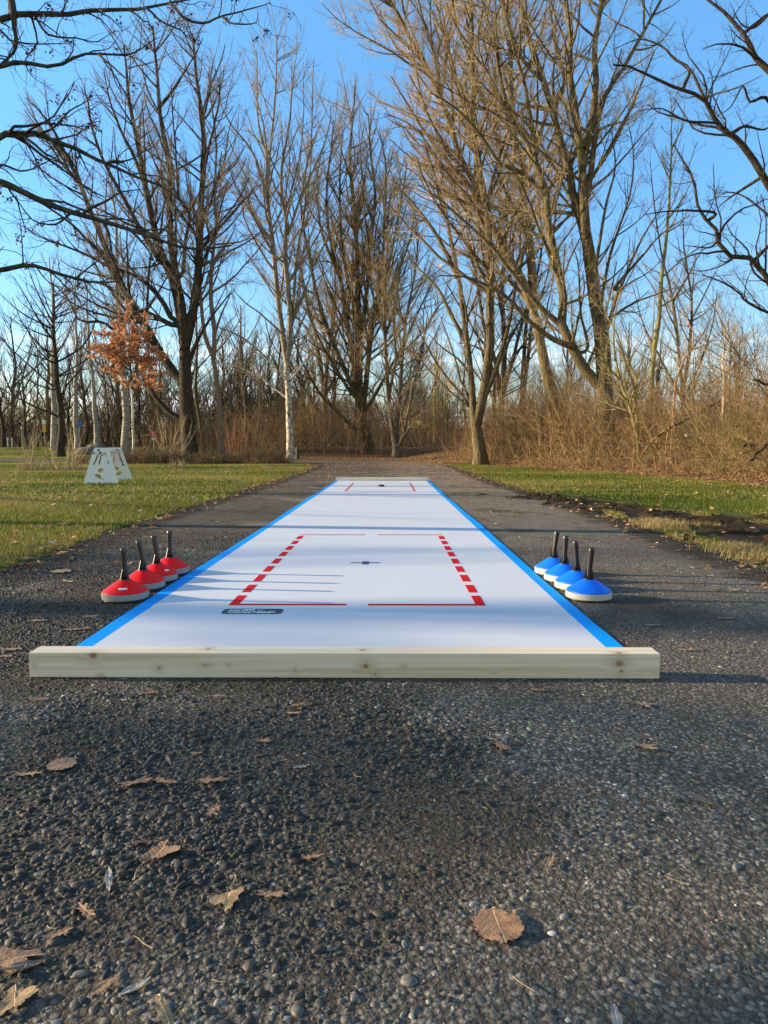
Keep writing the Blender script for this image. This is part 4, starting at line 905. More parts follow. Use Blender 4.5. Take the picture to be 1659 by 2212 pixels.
brush('hedge_brush', 'paler thicker crossing stems in the hedge', scatter(230, (3, 28), (15, 50), hed(.8, 6), 131), 1.6, 4.0, twig_brush, (7, 3), .55, .019, 131, tw=.005, up=.3)
brush('hedge_brush', 'rusty fine twigs through the hedge', scatter(650, (3, 28), (15, 50), hed(.5, 7), 231), .9, 3.2, twig_rust, (12, 5), .55, .007, 231, tw=.004, up=.15)
brush('hedge_brush', 'dark stems deep in the hedge', scatter(500, (3, 30), (15, 50), hed(2.5, 9), 331), 2.6, 4.8, twig_wood, (9, 4), .35, .018, 331, tw=.006, up=.3)
brush('low_brambles', 'low brown brambles at the foot of the hedge', scatter(1500, (3, 24), (15, 48), hed(.1, 3.2), 32), .35, 1.0, twig_brush, (5, 6), .75, .004, 32, tw=.0035, up=.1)
brush('tall_brush', 'tall thin whips rising above the hedge', scatter(260, (6, 30), (19, 46), hed(1.5, 10), 33), 3.4, 5.8, twig_tan, (12, 4), .16, .010, 33, .28, 30, .8)
brush('far_brush', 'brown brush filling the bank beyond the end of the path', scatter(1500, (-12, 26), (57, 72), lambda x_, y_: (x_ < 25) & (y_ > 57.5 + 0 * x_), 34), 1.4, 4.6, twig_brush, (9, 4), .28, .012, 34, tw=.006)
brush('far_brush', 'dark brush behind the bend of the path', scatter(700, (-22, -4), (57, 76), lambda x_, y_: (y_ > 58), 35), 1.5, 4.5, twig_wood, (9, 4), .25, .014, 35, tw=.007)
brush('undergrowth', 'rusty brown undergrowth between lawn and path bend', scatter(1800, (-16.5, -4.6), (36.8, 41), lambda x_, y_: (y_ > 37.0 + .5 * np.sin(x_ * 2.1)) & (x_ < -4.9 - (y_ - 37) * .5), 136), .15, .75, twig_rust, (4, 6), .6, .005, 136, tw=.0045, up=.1)
brush('undergrowth', 'low dark brown undergrowth between lawn and path bend', scatter(4200, (-16.5, -4.6), (37.2, 42), lambda x_, y_: (y_ > 37.3) & (x_ < -4.9 - (y_ - 37) * .5), 36), .25, .85, twig_wood, (4, 6), .7, .004, 36, tw=.0045, up=.1)
brush('far_wood', 'dense bare wood beyond the side path', scatter(950, (-62, -12), (82, 112), lambda x_, y_: x_ < 0, 37), 5, 11, twig_wood, (14, 3), .12, .05, 37, .30, 38, .6, .012)
brush('far_wood', 'dense bare wood beyond the bend', scatter(600, (-16, 8), (80, 104), lambda x_, y_: x_ > -99, 38), 4, 8, twig_wood, (14, 3), .14, .04, 38, .32, 38, .6, .012)
brush('far_wood', 'low distant wood beyond the hedge', scatter(1500, (2, 90), (64, 110), lambda x_, y_: x_ > -99, 39), 2.5, 6.0, twig_wood, (10, 3), .2, .03, 39, .36, 38, .6, .013)
# far belt of wood so that no empty horizon shows through
brush('far_wood', 'low distant wood closing the horizon', scatter(900, (-130, 150), (130, 190), lambda x_, y_: x_ > -999, 40), 5, 9, twig_wood, (12, 3), .15, .10, 40, .36, 38, .5, .03)

# ------------------------------------------------------------------ single shrubs
def shrub(name, label, x_, y_, n, h0, h1, mat, seed, spread=.25, lean=.3, r=.008, leaves=None, **k):
    rs_ = np.random.default_rng(seed); a = rs_.uniform(0, 2 * PI, n); q = spread * np.sqrt(rs_.random(n)); z = float(H(x_, y_))
    K = 6; Q = np.zeros((n, K, 3)); Q[:, 0, 0] = q * np.cos(a); Q[:, 0, 1] = q * np.sin(a); h = rs_.uniform(h0, h1, n)
    d = unit(np.stack([np.cos(a) * lean * rs_.random(n), np.sin(a) * lean * rs_.random(n), np.ones(n)], 1))
    for i in range(1, K): d = unit(d + rs_.normal(0, .09, (n, 3))); Q[:, i] = Q[:, i - 1] + d * (h / (K - 1))[:, None]
    Rr = np.full(n, r)[:, None] * (1 - .7 * np.linspace(0, 1, K))[None]
    A, B = spawn(Q, Rr, k.get('per', 4), .28, 34, .5, 4, .3, 1, .008, .004, h1 * .4, .1, nmin=2, rs=rs_)
    t_ = thing(name, label, 'shrub', (x_, y_, z)); link('stems', make_mesh([tubes(Q, Rr, 5), tubes(A, B, 3)], 'stems'), t_, mat)
    g = scatter(60, (-spread * 2.2, spread * 2.2), (-spread * 2.2, spread * 2.2), lambda p, q_: p * p + q_ * q_ < spread * spread * 4.5, seed + 1)
    Z_ = np.zeros((60, 4, 3)); Z_[:, :, :2] = g[:, None]; Z_[:, :, 2] = np.linspace(-.02, 1, 4)[None] * rs_.uniform(.18, .55, (60, 1)); Z_[:, 1:, :2] += rs_.normal(0, .06, (60, 3, 2))
    link('dry_grass', make_mesh([tubes(Z_, np.full((60, 4), .013) * np.array([1, .8, .6, .3]), 3)], 'dry_grass'), t_, twig_tan)
    if leaves is not None:
        tp = A[:, 2:].reshape(-1, 3); v, f, c = leaf_cards(np.concatenate([tp, tp + rs_.normal(0, .05, tp.shape)]), .12, rs_, leaves); link('foliage', fast_mesh('foliage', v, f, c), t_, mat_litter)['kind'] = 'stuff'
    return t_
g_ = lambda px, d: (float(P(px, 970, d)[0]), d)
shrub('shrub', 'small bare shrub on a tuft of dry grass, nearest the side of the view', *g_(61, 27.5), 9, 1.2, 2.0, twig_tan, 51, .22, .40, .022)
shrub('shrub', 'small bare shrub with a wide mound of dead grass, left of the white boards', *g_(133, 28), 16, 1.0, 2.1, twig_tan, 52, .50, .6, .020)
shrub('shrub', 'pale stiff bare shrub with golden dry grass at its foot, right of the orange sapling', *g_(368, 39), 16, 1.8, 3.0, twig_pale, 53, .45, .45, .020)
shrub('shrub', 'brown leaved hydrangea like shrub just right of the whitewashed stem', *g_(323, 39.5), 14, 1.2, 2.7, bark_brown, 54, .40, .3, .012, leaves=[(.16, .10, .05), (.22, .15, .08), (.12, .08, .05)])
shrub('shrub', 'upright reddish shrub of fine twigs beside the pinkish trunk', *g_(500, 56), 55, 1.6, 4.0, twig_red, 55, .9, .25, .010, per=3)
shrub('shrub', 'tiny brown weed tuft on the lawn in front of the great dark trunk', *g_(385, 30), 8, .15, .35, bark_brown, 56, .2, .8, .006)

# logs and dead wood in the hedge
def log(label, pa, pb, d, r0, r1, mat=m_log, seed=0):
    rs_ = np.random.default_rng(seed); a, b_ = P(RZ + pa[0] / 2, pa[1] / 2, d), P(RZ + pb[0] / 2, pb[1] / 2, d + .8)
    Q = a + (b_ - a) * np.linspace(0, 1, 10)[:, None]; Q[1:-1] += rs_.normal(0, .02, (8, 3)); Rr = np.linspace(r0, r1, 10) * rs_.uniform(.9, 1.1, 10)
    v, f = tubes(Q[None] - a, Rr[None], 9); caps = np.array([np.arange(9)[::-1], np.arange(81, 90)])
    o = link('fallen_log', fast_mesh('fallen_log', v, [f, caps]), None, mat, False); o.location = a
    return tag(o, label, 'fallen log', 'dead logs lying in the brush')
log('pale barkless fallen log slanting down through the sunny brush', (1305, 1880), (1430, 1950), 24.5, .055, .07, m_log, 1)
log('long dark fallen limb propped up across the sunny brush', (1180, 1885), (1450, 1735), 25.5, .04, .05, bark_dark, 2)
log('dark broken log sticking in high from the side above the brush', (1590, 1640), (1760, 1690), 19, .028, .045, bark_brown, 3)
log('thick log lying level in the brush beside the cut branches', (1550, 1925), (1700, 1935), 20.5, .07, .08, bark_brown, 4)
log('pale thin pole sloping over the thick log', (1540, 1960), (1680, 1915), 19.5, .025, .03, m_log, 5)
log('dark thin limb leaning down beside the pale pole', (1580, 1990), (1700, 1880), 18.5, .03, .045, bark_dark, 6)
a = P(RZ + 300 / 2, 1000, 36); brush('low_brambles', 'tangled hanging branches over the brush at the side of the view', scatter(260, (9.5, 15), (17, 24), lambda x_, y_: x_ > hedge_x(y_) + .8, 44), 1.6, 2.7, bark_olive, (9, 5), .9, .010, 44, tw=.004, up=-.4)

# ------------------------------------------------------------------ grass
def blades(name, label, xy, h, w_, seed, pal, flat=.5):
    rs_ = np.random.default_rng(seed); n = len(xy); z = H(xy[:, 0], xy[:, 1]) - .005
    hh = h * rs_.uniform(.4, 1.3, n); a = rs_.uniform(0, 2 * PI, n); ln = rs_.uniform(.1, flat + .3, n) * hh
    ca, sa = np.cos(a), np.sin(a); b0_ = np.stack([xy[:, 0], xy[:, 1], z], 1); sd = np.stack([-sa, ca, 0 * a], 1) * (w_ * rs_.uniform(.6, 1.3, n))[:, None] * .5; fw = np.stack([ca, sa, 0 * a], 1)
    up_ = np.array([[0, 0, 1.]])
    v = np.stack([b0_ - sd, b0_ + sd, b0_ + fw * ln[:, None] * .35 + up_ * hh[:, None] * .6 - sd * .7, b0_ + fw * ln[:, None] * .35 + up_ * hh[:, None] * .6 + sd * .7, b0_ + fw * ln[:, None] + up_ * (hh * (1 - .25 * flat))[:, None]], 1)
    i = np.arange(n)[:, None] * 5
    pn = np.array(pal); patch = (np.sin(xy[:, 0] * .9 + 1.7 * np.sin(xy[:, 1] * .6)) + np.sin(xy[:, 1] * .75 + 2 * np.sin(xy[:, 0] * .4))) * .25 + .5
    ci = np.clip((patch * .6 + rs_.random(n) * .7) * len(pn) * .85, 0, len(pn) - 1).astype(int); c = pn[ci] * rs_.uniform(.65, 1.35, (n, 1))
    o = link(name, fast_mesh(name, v.reshape(-1, 3), [i + np.array([[0, 1, 3, 2]]), i + np.array([[2, 3, 4]])], np.repeat(c, 5, 0)), None, mat_blade); return tag(o, label, kind='stuff')
GP = [(.028, .055, .008), (.058, .098, .013), (.108, .145, .020), (.18, .19, .030), (.27, .22, .06), (.32, .25, .10)]
fr_ = lambda x_, y_: np.abs(x_) < .60 * y_ + 2.0
def notmud(x_, y_, s=.42):
    d_, ok = mud_d(x_, y_); return ~(ok & (d_ < s * (.8 + .6 * np.sin(x_ * 5 + y_ * 3 + 2 * np.sin(y_ * 3)))))
eL = lambda x_, y_: x_ < left_edge(y_) - .06 + .10 * np.sin(y_ * 5.1) * np.sin(y_ * 2.3)
eR = lambda x_, y_: (x_ > right_edge(y_) + .10 + .10 * np.sin(y_ * 4.1) * np.sin(y_ * 1.9)) & (x_ < hedge_x(y_) - .75 + .35 * np.sin(y_ * 2.3 + x_) * np.sin(y_ * .9))
blades('grass', 'short lawn grass beside the path', scatter(95000, (-9.5, -2.8), (3.6, 12), lambda x_, y_: eL(x_, y_) & fr_(x_, y_), 61), .055, .0055, 61, GP)
blades('grass', 'lawn grass towards the side path', scatter(150000, (-25, -2.8), (12, 38), lambda x_, y_: eL(x_, y_) & fr_(x_, y_), 62), .065, .013, 62, GP)
blades('grass', 'verge grass beside the path', scatter(60000, (2.8, 9.8), (3.6, 12), lambda x_, y_: eR(x_, y_) & fr_(x_, y_) & notmud(x_, y_, .95), 63), .060, .0055, 63, GP)
blades('grass', 'verge grass below the hedge', scatter(80000, (2.8, 9.8), (12, 38), lambda x_, y_: eR(x_, y_) & fr_(x_, y_) & notmud(x_, y_, .95), 64), .065, .013, 64, GP)
blades('grass', 'grass beyond the side path', scatter(60000, (-60, -12), (58, 76), lambda x_, y_: (y_ > 58) & (x_ < -12), 65), .10, .045, 65, GP)
blades('grass', 'grass this side of the side path', scatter(30000, (-35, -16.5), (36, 43.4), lambda x_, y_: x_ < -16, 66), .08, .025, 66, GP)
# longer pale tufts on the edge of the verge
ty = np.random.default_rng(5).uniform(4.2, 9.2, 9000); tx = right_edge(ty) + .22 + np.random.default_rng(6).normal(0, .13, 9000)
ct = (((ty > 4.4) & (ty < 6.3)) | ((ty > 7.6) & (ty < 9.0))) & (np.sin(ty * 3.3) > -.5) & (np.sin(ty * 7.1) > -.6)
blades('grass', 'pale long tufts on the verge edge', np.stack([tx, ty], 1)[ct], .11, .006, 67, [(.16, .19, .04), (.26, .25, .09), (.36, .28, .13), (.42, .30, .14)], .9)

# mud ruts in the verge
o_ = np.argsort(mudline[:, 1]); my = np.linspace(mudline[:, 1].min(), mudline[:, 1].max(), 420); mx_ = np.interp(my, mudline[o_, 1], mudline[o_, 0]); u = np.linspace(-1, 1, 84)
wd = .92 + .14 * np.sin(my * 2.1) + .08 * np.sin(my * 5.7)
XX = mx_[:, None] + u[None] * wd[:, None]; YY = my[:, None] + 0 * u[None]
rs = np.random.default_rng(71); nzv = np.zeros_like(XX)
for fr, am in ((5, .022), (11, .018), (23, .014), (47, .009)):
    for _ in range(3):
        a, p1 = rs.uniform(0, PI), rs.uniform(0, 6); nzv += am * .6 * np.sin(fr * (XX * math.cos(a) + YY * math.sin(a)) + p1 + 1.5 * np.sin(fr * .6 * (YY * math.cos(a) - XX * math.sin(a))))
pm = np.sin(XX * 5.3 + 1.6 * np.sin(YY * 4.1)) + np.sin(YY * 3.7 + 1.8 * np.sin(XX * 4.4 + 1)) + .5 * np.sin(YY * 11 + XX * 8) + 1.1 * (1 - 1.6 * np.abs(u)[None])
ZZ = H(XX, YY) - .035 + np.clip(pm, 0, 1) * .040 + np.abs(nzv) * .8 * np.clip(pm + .2, 0, 1)
tag(link('mud', fast_mesh('mud', np.stack([XX, YY, ZZ], -1).reshape(-1, 3), grid_faces(420, 84)), None, m_mud, False), 'churned dark mud rut in the verge', kind='structure')

# ------------------------------------------------------------------ leaf litter
LP = [(.42, .25, .12), (.30, .17, .08), (.52, .35, .19), (.18, .10, .055), (.46, .22, .09)]
def litter(label, xy, size, seed, zoff=.015, pal=LP):
    rs_ = np.random.default_rng(seed); z = H(xy[:, 0], xy[:, 1]) + zoff; v, f, c = leaf_cards(np.stack([xy[:, 0], xy[:, 1], z], 1), size, rs_, pal, .45, flat=.85)
    tag(link('leaf_litter', fast_mesh('leaf_litter', v, f, c), None, mat_litter), label, kind='stuff')
litter('brown fallen leaves carpeting the bank under the hedge', scatter(30000, (3, 26), (15, 50), lambda x_, y_: (x_ > hedge_x(y_) - 1.25 + .35 * np.sin(y_ * 2.9)) & (x_ < hedge_x(y_) + 6) & fr_(x_, y_), 81), .085, 81)
litter('brown fallen leaves beyond the bend of the path', scatter(45000, (-14, 14), (36, 62), lambda x_, y_: ((y_ > 52.5) & (x_ > -12)) | ((x_ > right_edge(y_) - .3) & (x_ > 1) & (y_ > 33)) | ((x_ < left_edge(y_) + .2) & (x_ > -14) & (y_ < 42.5) & (y_ > 37)), 82), .10, 82)
litter('fallen leaves drifted against the lawn edge', np.concatenate([np.stack([left_edge(yy) + np.random.default_rng(83).normal(.04, .16, 900), yy], 1) for yy in [np.random.default_rng(84).uniform(4, 40, 900)]]), .07, 83, .028)
litter('leaves and crumbs strewn along the verge edge', np.concatenate([np.stack([right_edge(yy) + np.random.default_rng(85).normal(-.05, .22, 1000), yy], 1) for yy in [np.random.default_rng(86).uniform(4, 38, 1000)]]), .06, 85, .028)
litter('scattered leaves in the lawn grass', scatter(1500, (-16, -3), (4, 36), lambda x_, y_: fr_(x_, y_), 87), .075, 87, .05, [(.40, .20, .08), (.30, .14, .06), (.5, .42, .32)])
litter('scattered leaves in the verge grass', scatter(700, (3, 9.3), (4, 34), lambda x_, y_: fr_(x_, y_) & (x_ < hedge_x(y_)), 88), .07, 88, .05)
litter('crumbs of leaves strewn over the path', scatter(1500, (-2.9, 2.8), (5, 44), lambda x_, y_: (np.abs(x_ - CX) > 1.35) | (y_ > 19.2), 89), .045, 89, .02)

# ------------------------------------------------------------------ single fallen leaves
def leaf_mesh(kind, s, seed):
    rs_ = np.random.default_rng(seed); n = 44; V, F = [(0, 0, 0)], []
    for ring in (.55, 1.0):
        for k in range(n):
            a = 2 * PI * k / n
            if kind == 'oak': L = .42 + .58 * abs(math.cos(a)) ** 1.2; r_ = L * (.80 + .20 * math.cos(a * 9 + .3)) * (1 if abs(math.cos(a)) > .2 else .85); sc = (1, .62)
            elif kind == 'maple': r_ = .50 + .46 * max(0, math.cos(2.5 * a)) ** .7 * (1 if math.cos(a) > -.85 else .3) + .05 * math.cos(a * 17); sc = (1, 1)
            elif kind == 'round': r_ = .93 + .04 * math.cos(a * 22) - .10 * math.cos(a) + (.12 if k == 0 else 0); sc = (.95, 1)
            else: r_ = 1; sc = (1, .22)
            r_ *= 1 + rs_.normal(0, .03)
            if kind == 'willow': x_, y_ = math.cos(a), math.sin(a) * .24 * (1 - .3 * math.cos(a)) * abs(math.sin(a)) ** .3
            else: x_, y_ = r_ * math.cos(a) * sc[0], r_ * math.sin(a) * sc[1]
            V.append((x_ * ring * s, y_ * ring * s, 0))
    for k in range(n):
        j = (k + 1) % n; F.append((0, 1 + k, 1 + j)); F.append((1 + k, 1 + n + k, 1 + n + j, 1 + j))
    V = np.array(V); ph = rs_.uniform(0, 6, 4); q = V / s
    curl = .10 if kind != 'round' else .05
    V[:, 2] = s * (curl * (q[:, 1] ** 2 * 1.6 + q[:, 0] ** 2 * rs_.uniform(-.3, .9)) + .05 * np.sin(q[:, 0] * 5 + ph[0]) * np.sin(q[:, 1] * 6 + ph[1]) + .03 * np.sin(q[:, 0] * 11 + ph[2]))
    V[:, 2] *= .6; V[:, 2] += -.001 - V[:, 2].min() * .4
    me = bpy.data.meshes.new('leaf'); me.from_pydata(V.tolist(), [], F); return me
def leaf(kind, px, py, size, mat, rz, label=None, group=None, stem=None, name=None, tilt=0):
    g = G(px, py, .02); seed = int(px * 7 + py * 13)
    t_ = thing(name or {'oak': 'oak_leaf', 'maple': 'maple_leaf', 'round': 'poplar_leaf', 'willow': 'willow_leaf'}[kind], label, 'leaf', (g[0], g[1], .021), rz, group); t_.rotation_euler[1] = tilt
    link('blade', leaf_mesh(kind, size, seed), t_, mat, True)
    if stem:
        K = 6; Q = np.zeros((1, K, 3)); Q[0, :, 0] = -size * .6 - np.linspace(0, stem, K); Q[0, :, 1] = .18 * stem * np.sin(np.linspace(0, 2.6, K)); Q[0, :, 2] = .004 + .004 * np.sin(np.linspace(0, 3, K))
        link('stalk', fast_mesh('stalk', *tubes(Q, np.linspace(.0009, .0015, K)[None], 5)), t_, lm_tan, True)
    return t_
Fz = lambda x_, y_: (x_ / 2, 1371.5 + y_ / 2); Fy = lambda x_, y_: (RZ + x_ / 2, 1371.5 + y_ / 2)
Bz = lambda x_, y_: (x_ / 2, 1700.7 + y_ / 2); By = lambda x_, y_: (RZ + x_ / 2, 1700.7 + y_ / 2)
for kind, (px, py), sz, mt, rz, lab, st in (
    ('oak', Fz(165, 277), .038, lm_rust, .3, 'brown oak leaf close in front of the beam end, nearest its square corner', .03),
    ('willow', Fz(177, 218), .020, lm_grey, 1.7, 'tiny pale narrow leaf touching the beam shadow below the beam end', None),
    ('willow', Fz(462, 254), .024, lm_grey, 1.9, 'pale narrow leaf in front of the beam, left one of two slanting alike', None),
    ('willow', Fz(535, 281), .028, lm_grey, 2.3, 'pale narrow leaf in front of the beam, right one of two slanting alike', None),
    ('oak', Fz(640, 249), .034, lm_brown, .4, 'dark flattened oak leaf halfway between two pale narrow leaves and the rusty one', None),
    ('oak', Fz(942, 262), .030, lm_rust, .1, 'rusty orange oak leaf a hand in front of the beam', None),
    ('oak', Fz(1287, 300), .036, lm_brown, .6, 'upper leaf of an overlapping brown pair in front of the beam middle', None),
    ('oak', Fz(1266, 336), .030, lm_tan, .1, 'lower yellowish leaf of an overlapping pair in front of the beam middle', None),
    ('maple', Fz(1140, 455), .026, lm_rust, .9, 'small star shaped reddish leaf alone on dark pebbles', None),
    ('willow', Fz(1303, 568), .042, lm_grey, 1.0, 'large pale pointed leaf standing on edge among pebbles', None),
    ('oak', Fz(115, 600), .040, lm_tan, .2, 'bright tan lobed leaf left of the big flat brown one', .02),
    ('round', Fz(272, 558), .048, lm_brown, .1, 'big flat oval brown leaf beside the bright tan lobed one', None),
    ('oak', Fz(582, 636), .052, lm_brown, .5, 'long brown oak leaf, left of two lying end to end', None),
    ('oak', Fz(712, 630), .044, lm_brown, -.3, 'duller brown oak leaf, right of two lying end to end', None),
    ('oak', Fz(915, 626), .050, lm_brown, .2, 'large reddish brown oak leaf with a green stalk beside it', None),
    ('willow', Fz(728, 541), .024, lm_tan, -1.0, 'small tan folded leaf between pebbles above the oak leaf pair', None),
    ('oak', Fz(845, 510), .022, lm_brown, 0, 'small faded brown leaf scrap behind the large reddish oak leaf', None),
    ('willow', Fz(685, 365), .026, lm_dark, .5, 'dark shrivelled leaf in the damp shaded patch', None),
    ('oak', Fz(920, 752), .030, lm_brown, 1.4, 'brown curled oak leaf standing upright, shaded', None),
    ('willow', Fz(256, 356), .018, lm_grey, -.4, 'thin pale sliver of leaf on dark wet pebbles', None),
    ('oak', Fy(668, 236), .036, lm_brown, -.2, 'brown oak leaf close in front of the beam, towards its other end', None),
    ('maple', Fy(1125, 300), .036, lm_tan, 0, 'tan maple leaf with long pale stalk past the beam end', .05),
    ('oak', Fy(513, 482), .044, lm_rust, -.9, 'rusty brown bent oak leaf with a lifted stalk tip', .03),
    ('maple', Fy(1137, 482), .036, lm_tan, .4, 'curled tan leaf with dark underside casting a shadow', None),
    ('willow', Fy(1385, 714), .052, lm_rust, -.45, 'long orange strip of bark or leaf, tapering', None),
    ('willow', By(210, 102), .030, lm_brown, -.1, 'narrow brown dry leaf at the edge of the dark damp patch', None),
    ('oak', By(718, 322), .030, lm_brown, 1.1, 'small crumpled brown leaf above the big round one', None),
    ('round', By(497, 602), .056, lm_rust, -1.45, 'big round orange brown poplar leaf with worn lacy surface', .018),
    ('willow', By(1003, 990), .040, lm_grey, 1.35, 'pale grey pointed leaf cut by the bottom of the view', None),
    ('maple', Bz(690, 278), .052, lm_brown, 1.5, 'large dark brown maple leaf with a long curved stalk', .085),
    ('oak', Bz(922, 102), .030, lm_brown, 1.2, 'pinkish brown oak leaf above the large maple leaf', None),
    ('willow', Bz(470, 400), .034, lm_grey, -1.2, 'pale lilac narrow leaf tilted up beside the maple stalk', None),
    ('maple', Bz(985, 478), .044, lm_tan, -1.5, 'golden tan half folded maple leaf with stalk pointing away', .045),
    ('oak', Bz(1175, 460), .036, lm_brown, 0, 'light brown torn leaf next to the golden tan maple leaf', None),
    ('oak', Bz(370, 532), .036, lm_rust, 2.4, 'curled reddish oak leaf with pale edges', None),
    ('oak', Bz(248, 632), .032, lm_brown, .6, 'brown curled leaf touching the thin dead strip', None),
    ('maple', Bz(60, 742), .052, lm_brown, .3, 'large brown maple leaf cut by the side of the view', None),
    ('willow', Bz(120, 765), .046, lm_brown, .75, 'long thin dead strip lying against the cut off maple leaf', None),
    ('willow', Bz(470, 842), .046, lm_rust, 1.25, 'reddish brown upright folded leaf near the bottom', None),
    ('willow', Bz(588, 860), .036, lm_grey, 1.1, 'bluish grey narrow leaf near the reddish folded one', None),
    ('willow', Bz(716, 985), .044, lm_tan, -.9, 'golden leaf with dark spot cut by the bottom of the view', .01),
    ('maple', Bz(62, 918), .040, lm_tan, 2.0, 'tan wide leaf in the bottom corner', None),
    ('willow', Bz(955, 603), .018, lm_grey, 1.4, 'tiny bluish white narrow leaf below the golden tan maple leaf', None),
    ('oak', Bz(1348, 298), .028, lm_brown, .3, 'small brown half leaf alone between the two tan maple and round leaves', None),
    ('oak', Bz(602, 235), .026, lm_dark, .3, 'dark broken leaf scrap touching the large maple leaf', None),
    ('oak', (155, 1359), .040, lm_tan, .2, 'tan oak leaf beside the blue lane edge, behind the beam end', None),
    ('oak', (182, 1357), .036, lm_tan, .7, 'tan oak leaf, the one nearer the blue edge of an almost touching pair', None),
    ('oak', (22, 1402), .050, lm_tan, .2, 'large tan leaf beside the path edge behind the beam level', None),
    ('oak', (12, 1417), .034, lm_tan, -.3, 'small tan leaf just in front of a larger one at the side of the view', None),
    ('oak', (82, 1340), .050, lm_tan, .15, 'long tan oak leaf lying flat on the path left of the red stocks', None),
    ('round', (133, 1234), .085, lm_tan, 0, 'flat light brown oval patch of leaf left of the red stocks', None),
    ('oak', (195, 1331), .050, lm_tan, .2, 'tan ragged leaf between the nearest red stock and the beam', None),
    ('willow', (210, 1336), .032, lm_grey, -.1, 'narrow pale leaf touching the tan ragged one', None),
    ('oak', (1345 / 2 + 829.5 - 20, 1403), .045, lm_rust, .1, 'flat reddish leaf on the path off the right end of the beam', None),
    ('oak', (829.5 + 735, 1335), .055, lm_brown, 0, 'dark brown leaf at the sunny side behind the beam', None),
    ('oak', (1210 + 200, 1350), .050, lm_brown, .2, 'pale brown leaf in line with the nearest blue stock shadow', None)):
    leaf(kind, px, py, sz * .92, mt, rz, lab, None, st, tilt=.25 if kind == 'willow' else 0)
gl_rng = np.random.default_rng(97)
protoL = [leaf_mesh(k, s, i) for i, (k, s) in enumerate((('oak', .045), ('oak', .038), ('willow', .035), ('maple', .038)))]
for me, mt in zip(protoL, (lm_tan, lm_brown, lm_tan, lm_rust)): me.materials.append(mt); me.polygons.foreach_set('use_smooth', np.ones(len(me.polygons), bool))
cnt = 0
while cnt < 110:
    x_, y_ = gl_rng.uniform(-3, 3), 4.2 + 13 * gl_rng.random() ** 1.5
    if abs(x_ - CX) < 1.42 or (abs(abs(x_) - 1.6) < .3 and 4 < y_ < 5.6): continue
    if x_ > 0 and gl_rng.random() < .35: continue
    o = bpy.data.objects.new('dry_leaf', protoL[gl_rng.integers(0, 4)]); COL.objects.link(o); o.location = (x_, y_, .022); o.rotation_euler = (gl_rng.normal(0, .15), gl_rng.normal(0, .15), gl_rng.uniform(0, 6)); o.scale = (gl_rng.uniform(.7, 1.25),) * 3
    tag(o, 'small dry brown leaf strewn on the path between lane and grass', 'leaf', 'dry leaves strewn on the path beside the lane'); cnt += 1

# ------------------------------------------------------------------ game boards on the lawn
def board_panel(w0, w1, h, mirror=1):
    """trapezoid panel with real cut-outs, in its own plane: x across, z up"""
    out = [(-w0 / 2, 0), (w0 / 2, 0), (w0 / 2 - .02, .06), (w1 / 2 + .015, h - .06), (w1 / 2 - .03, h), (-w1 / 2 + .03, h), (-w1 / 2 - .015, h - .06), (-w0 / 2 + .02, .06)]
    def slot(xa, za, xb, zb, w_):
        pts = []; n = 14
        for k in range(n + 1):
            t_ = k / n; pts.append((xa + (xb - xa) * t_ - w_ * (.5 + .35 * (k % 2)), za + (zb - za) * t_))
        for k in range(n, -1, -1):
            t_ = k / n; pts.append((xa + (xb - xa) * t_ + w_ * (.5 + .35 * ((k + 1) % 2)), za + (zb - za) * t_))
        return pts
    holes = [slot(-.20 * w0 / .9, .46 * h / .9, -.075, .74 * h / .9, .034), slot(-.065, .46 * h / .9, .0, .74 * h / .9, .030), slot(.20 * w0 / .9, .46 * h / .9, .085, .78 * h / .9, .034)]
    cap_ = [(x_ * 1.3, .33 + (z_ - .33) * 1.25) for x_, z_ in ((-.075, .335), (-.06, .30), (-.02, .285), (0, .30), (.02, .283), (.045, .30), (.07, .30), (.075, .34), (.03, .375), (-.02, .378), (-.05, .36))]
    cup = [(x_ * 1.25, .17 + (z_ - .17) * 1.15) for x_, z_ in ((-.14, .20), (-.10, .245), (-.04, .225), (.01, .185), (.04, .15), (.10, .145), (.05, .118), (0, .112), (-.06, .14))]
    hand = [(-.10, h - .085), (-.04, h - .085), (-.04, h - .055), (-.02, h - .035), (-.11, h - .035)]
    win = [(.0, .70), (.055, .70), (.055, .75), (0, .75)]
    holes += [[(mirror * x_, z_) for x_, z_ in q] for q in (cap_, cup, hand, win)]
    bm = bmesh.new(); edges = []
    for loop in [out] + holes:
        vs_ = [bm.verts.new((x_, 0, z_)) for x_, z_ in loop]; edges += [bm.edges.new((vs_[i], vs_[(i + 1) % len(vs_)])) for i in range(len(vs_))]
    bmesh.ops.triangle_fill(bm, use_beauty=True, use_dissolve=False, edges=edges)
    ex = bmesh.ops.extrude_face_region(bm, geom=list(bm.faces))
    for q in ex['geom']:
        if isinstance(q, bmesh.types.BMVert): q.co.y += .012
    bmesh.ops.recalc_face_normals(bm, faces=bm.faces); return bm_mesh('panel', bm)
b1, b2 = G(218.5, 1045), G(252, 1037)
gs = thing('ball_game_stand', 'white garden game of two cut out boards joined by metal rods on the lawn', 'garden game', (b1[0], b1[1], 0), 0)
p1 = link('panel', board_panel(.90, .38, .90), gs, m_board); p1.rotation_euler = (R(-6), 0, R(0)); p1.location = (0, 0, .0)
dx, dy = b2[0] - b1[0], b2[1] - b1[1]
p2 = link('panel', board_panel(.90, .38, .90, -1), gs, m_board); p2.location = (dx, dy, 0); p2.rotation_euler = (R(6), 0, 0)
A_ = np.array([.08, .10, .80]); B_ = np.array([dx, dy - .07, .80]); parts = []
def seg(a, b_, r_): return tubes(np.linspace(a, b_, 3)[None], np.full((1, 3), r_), 6)
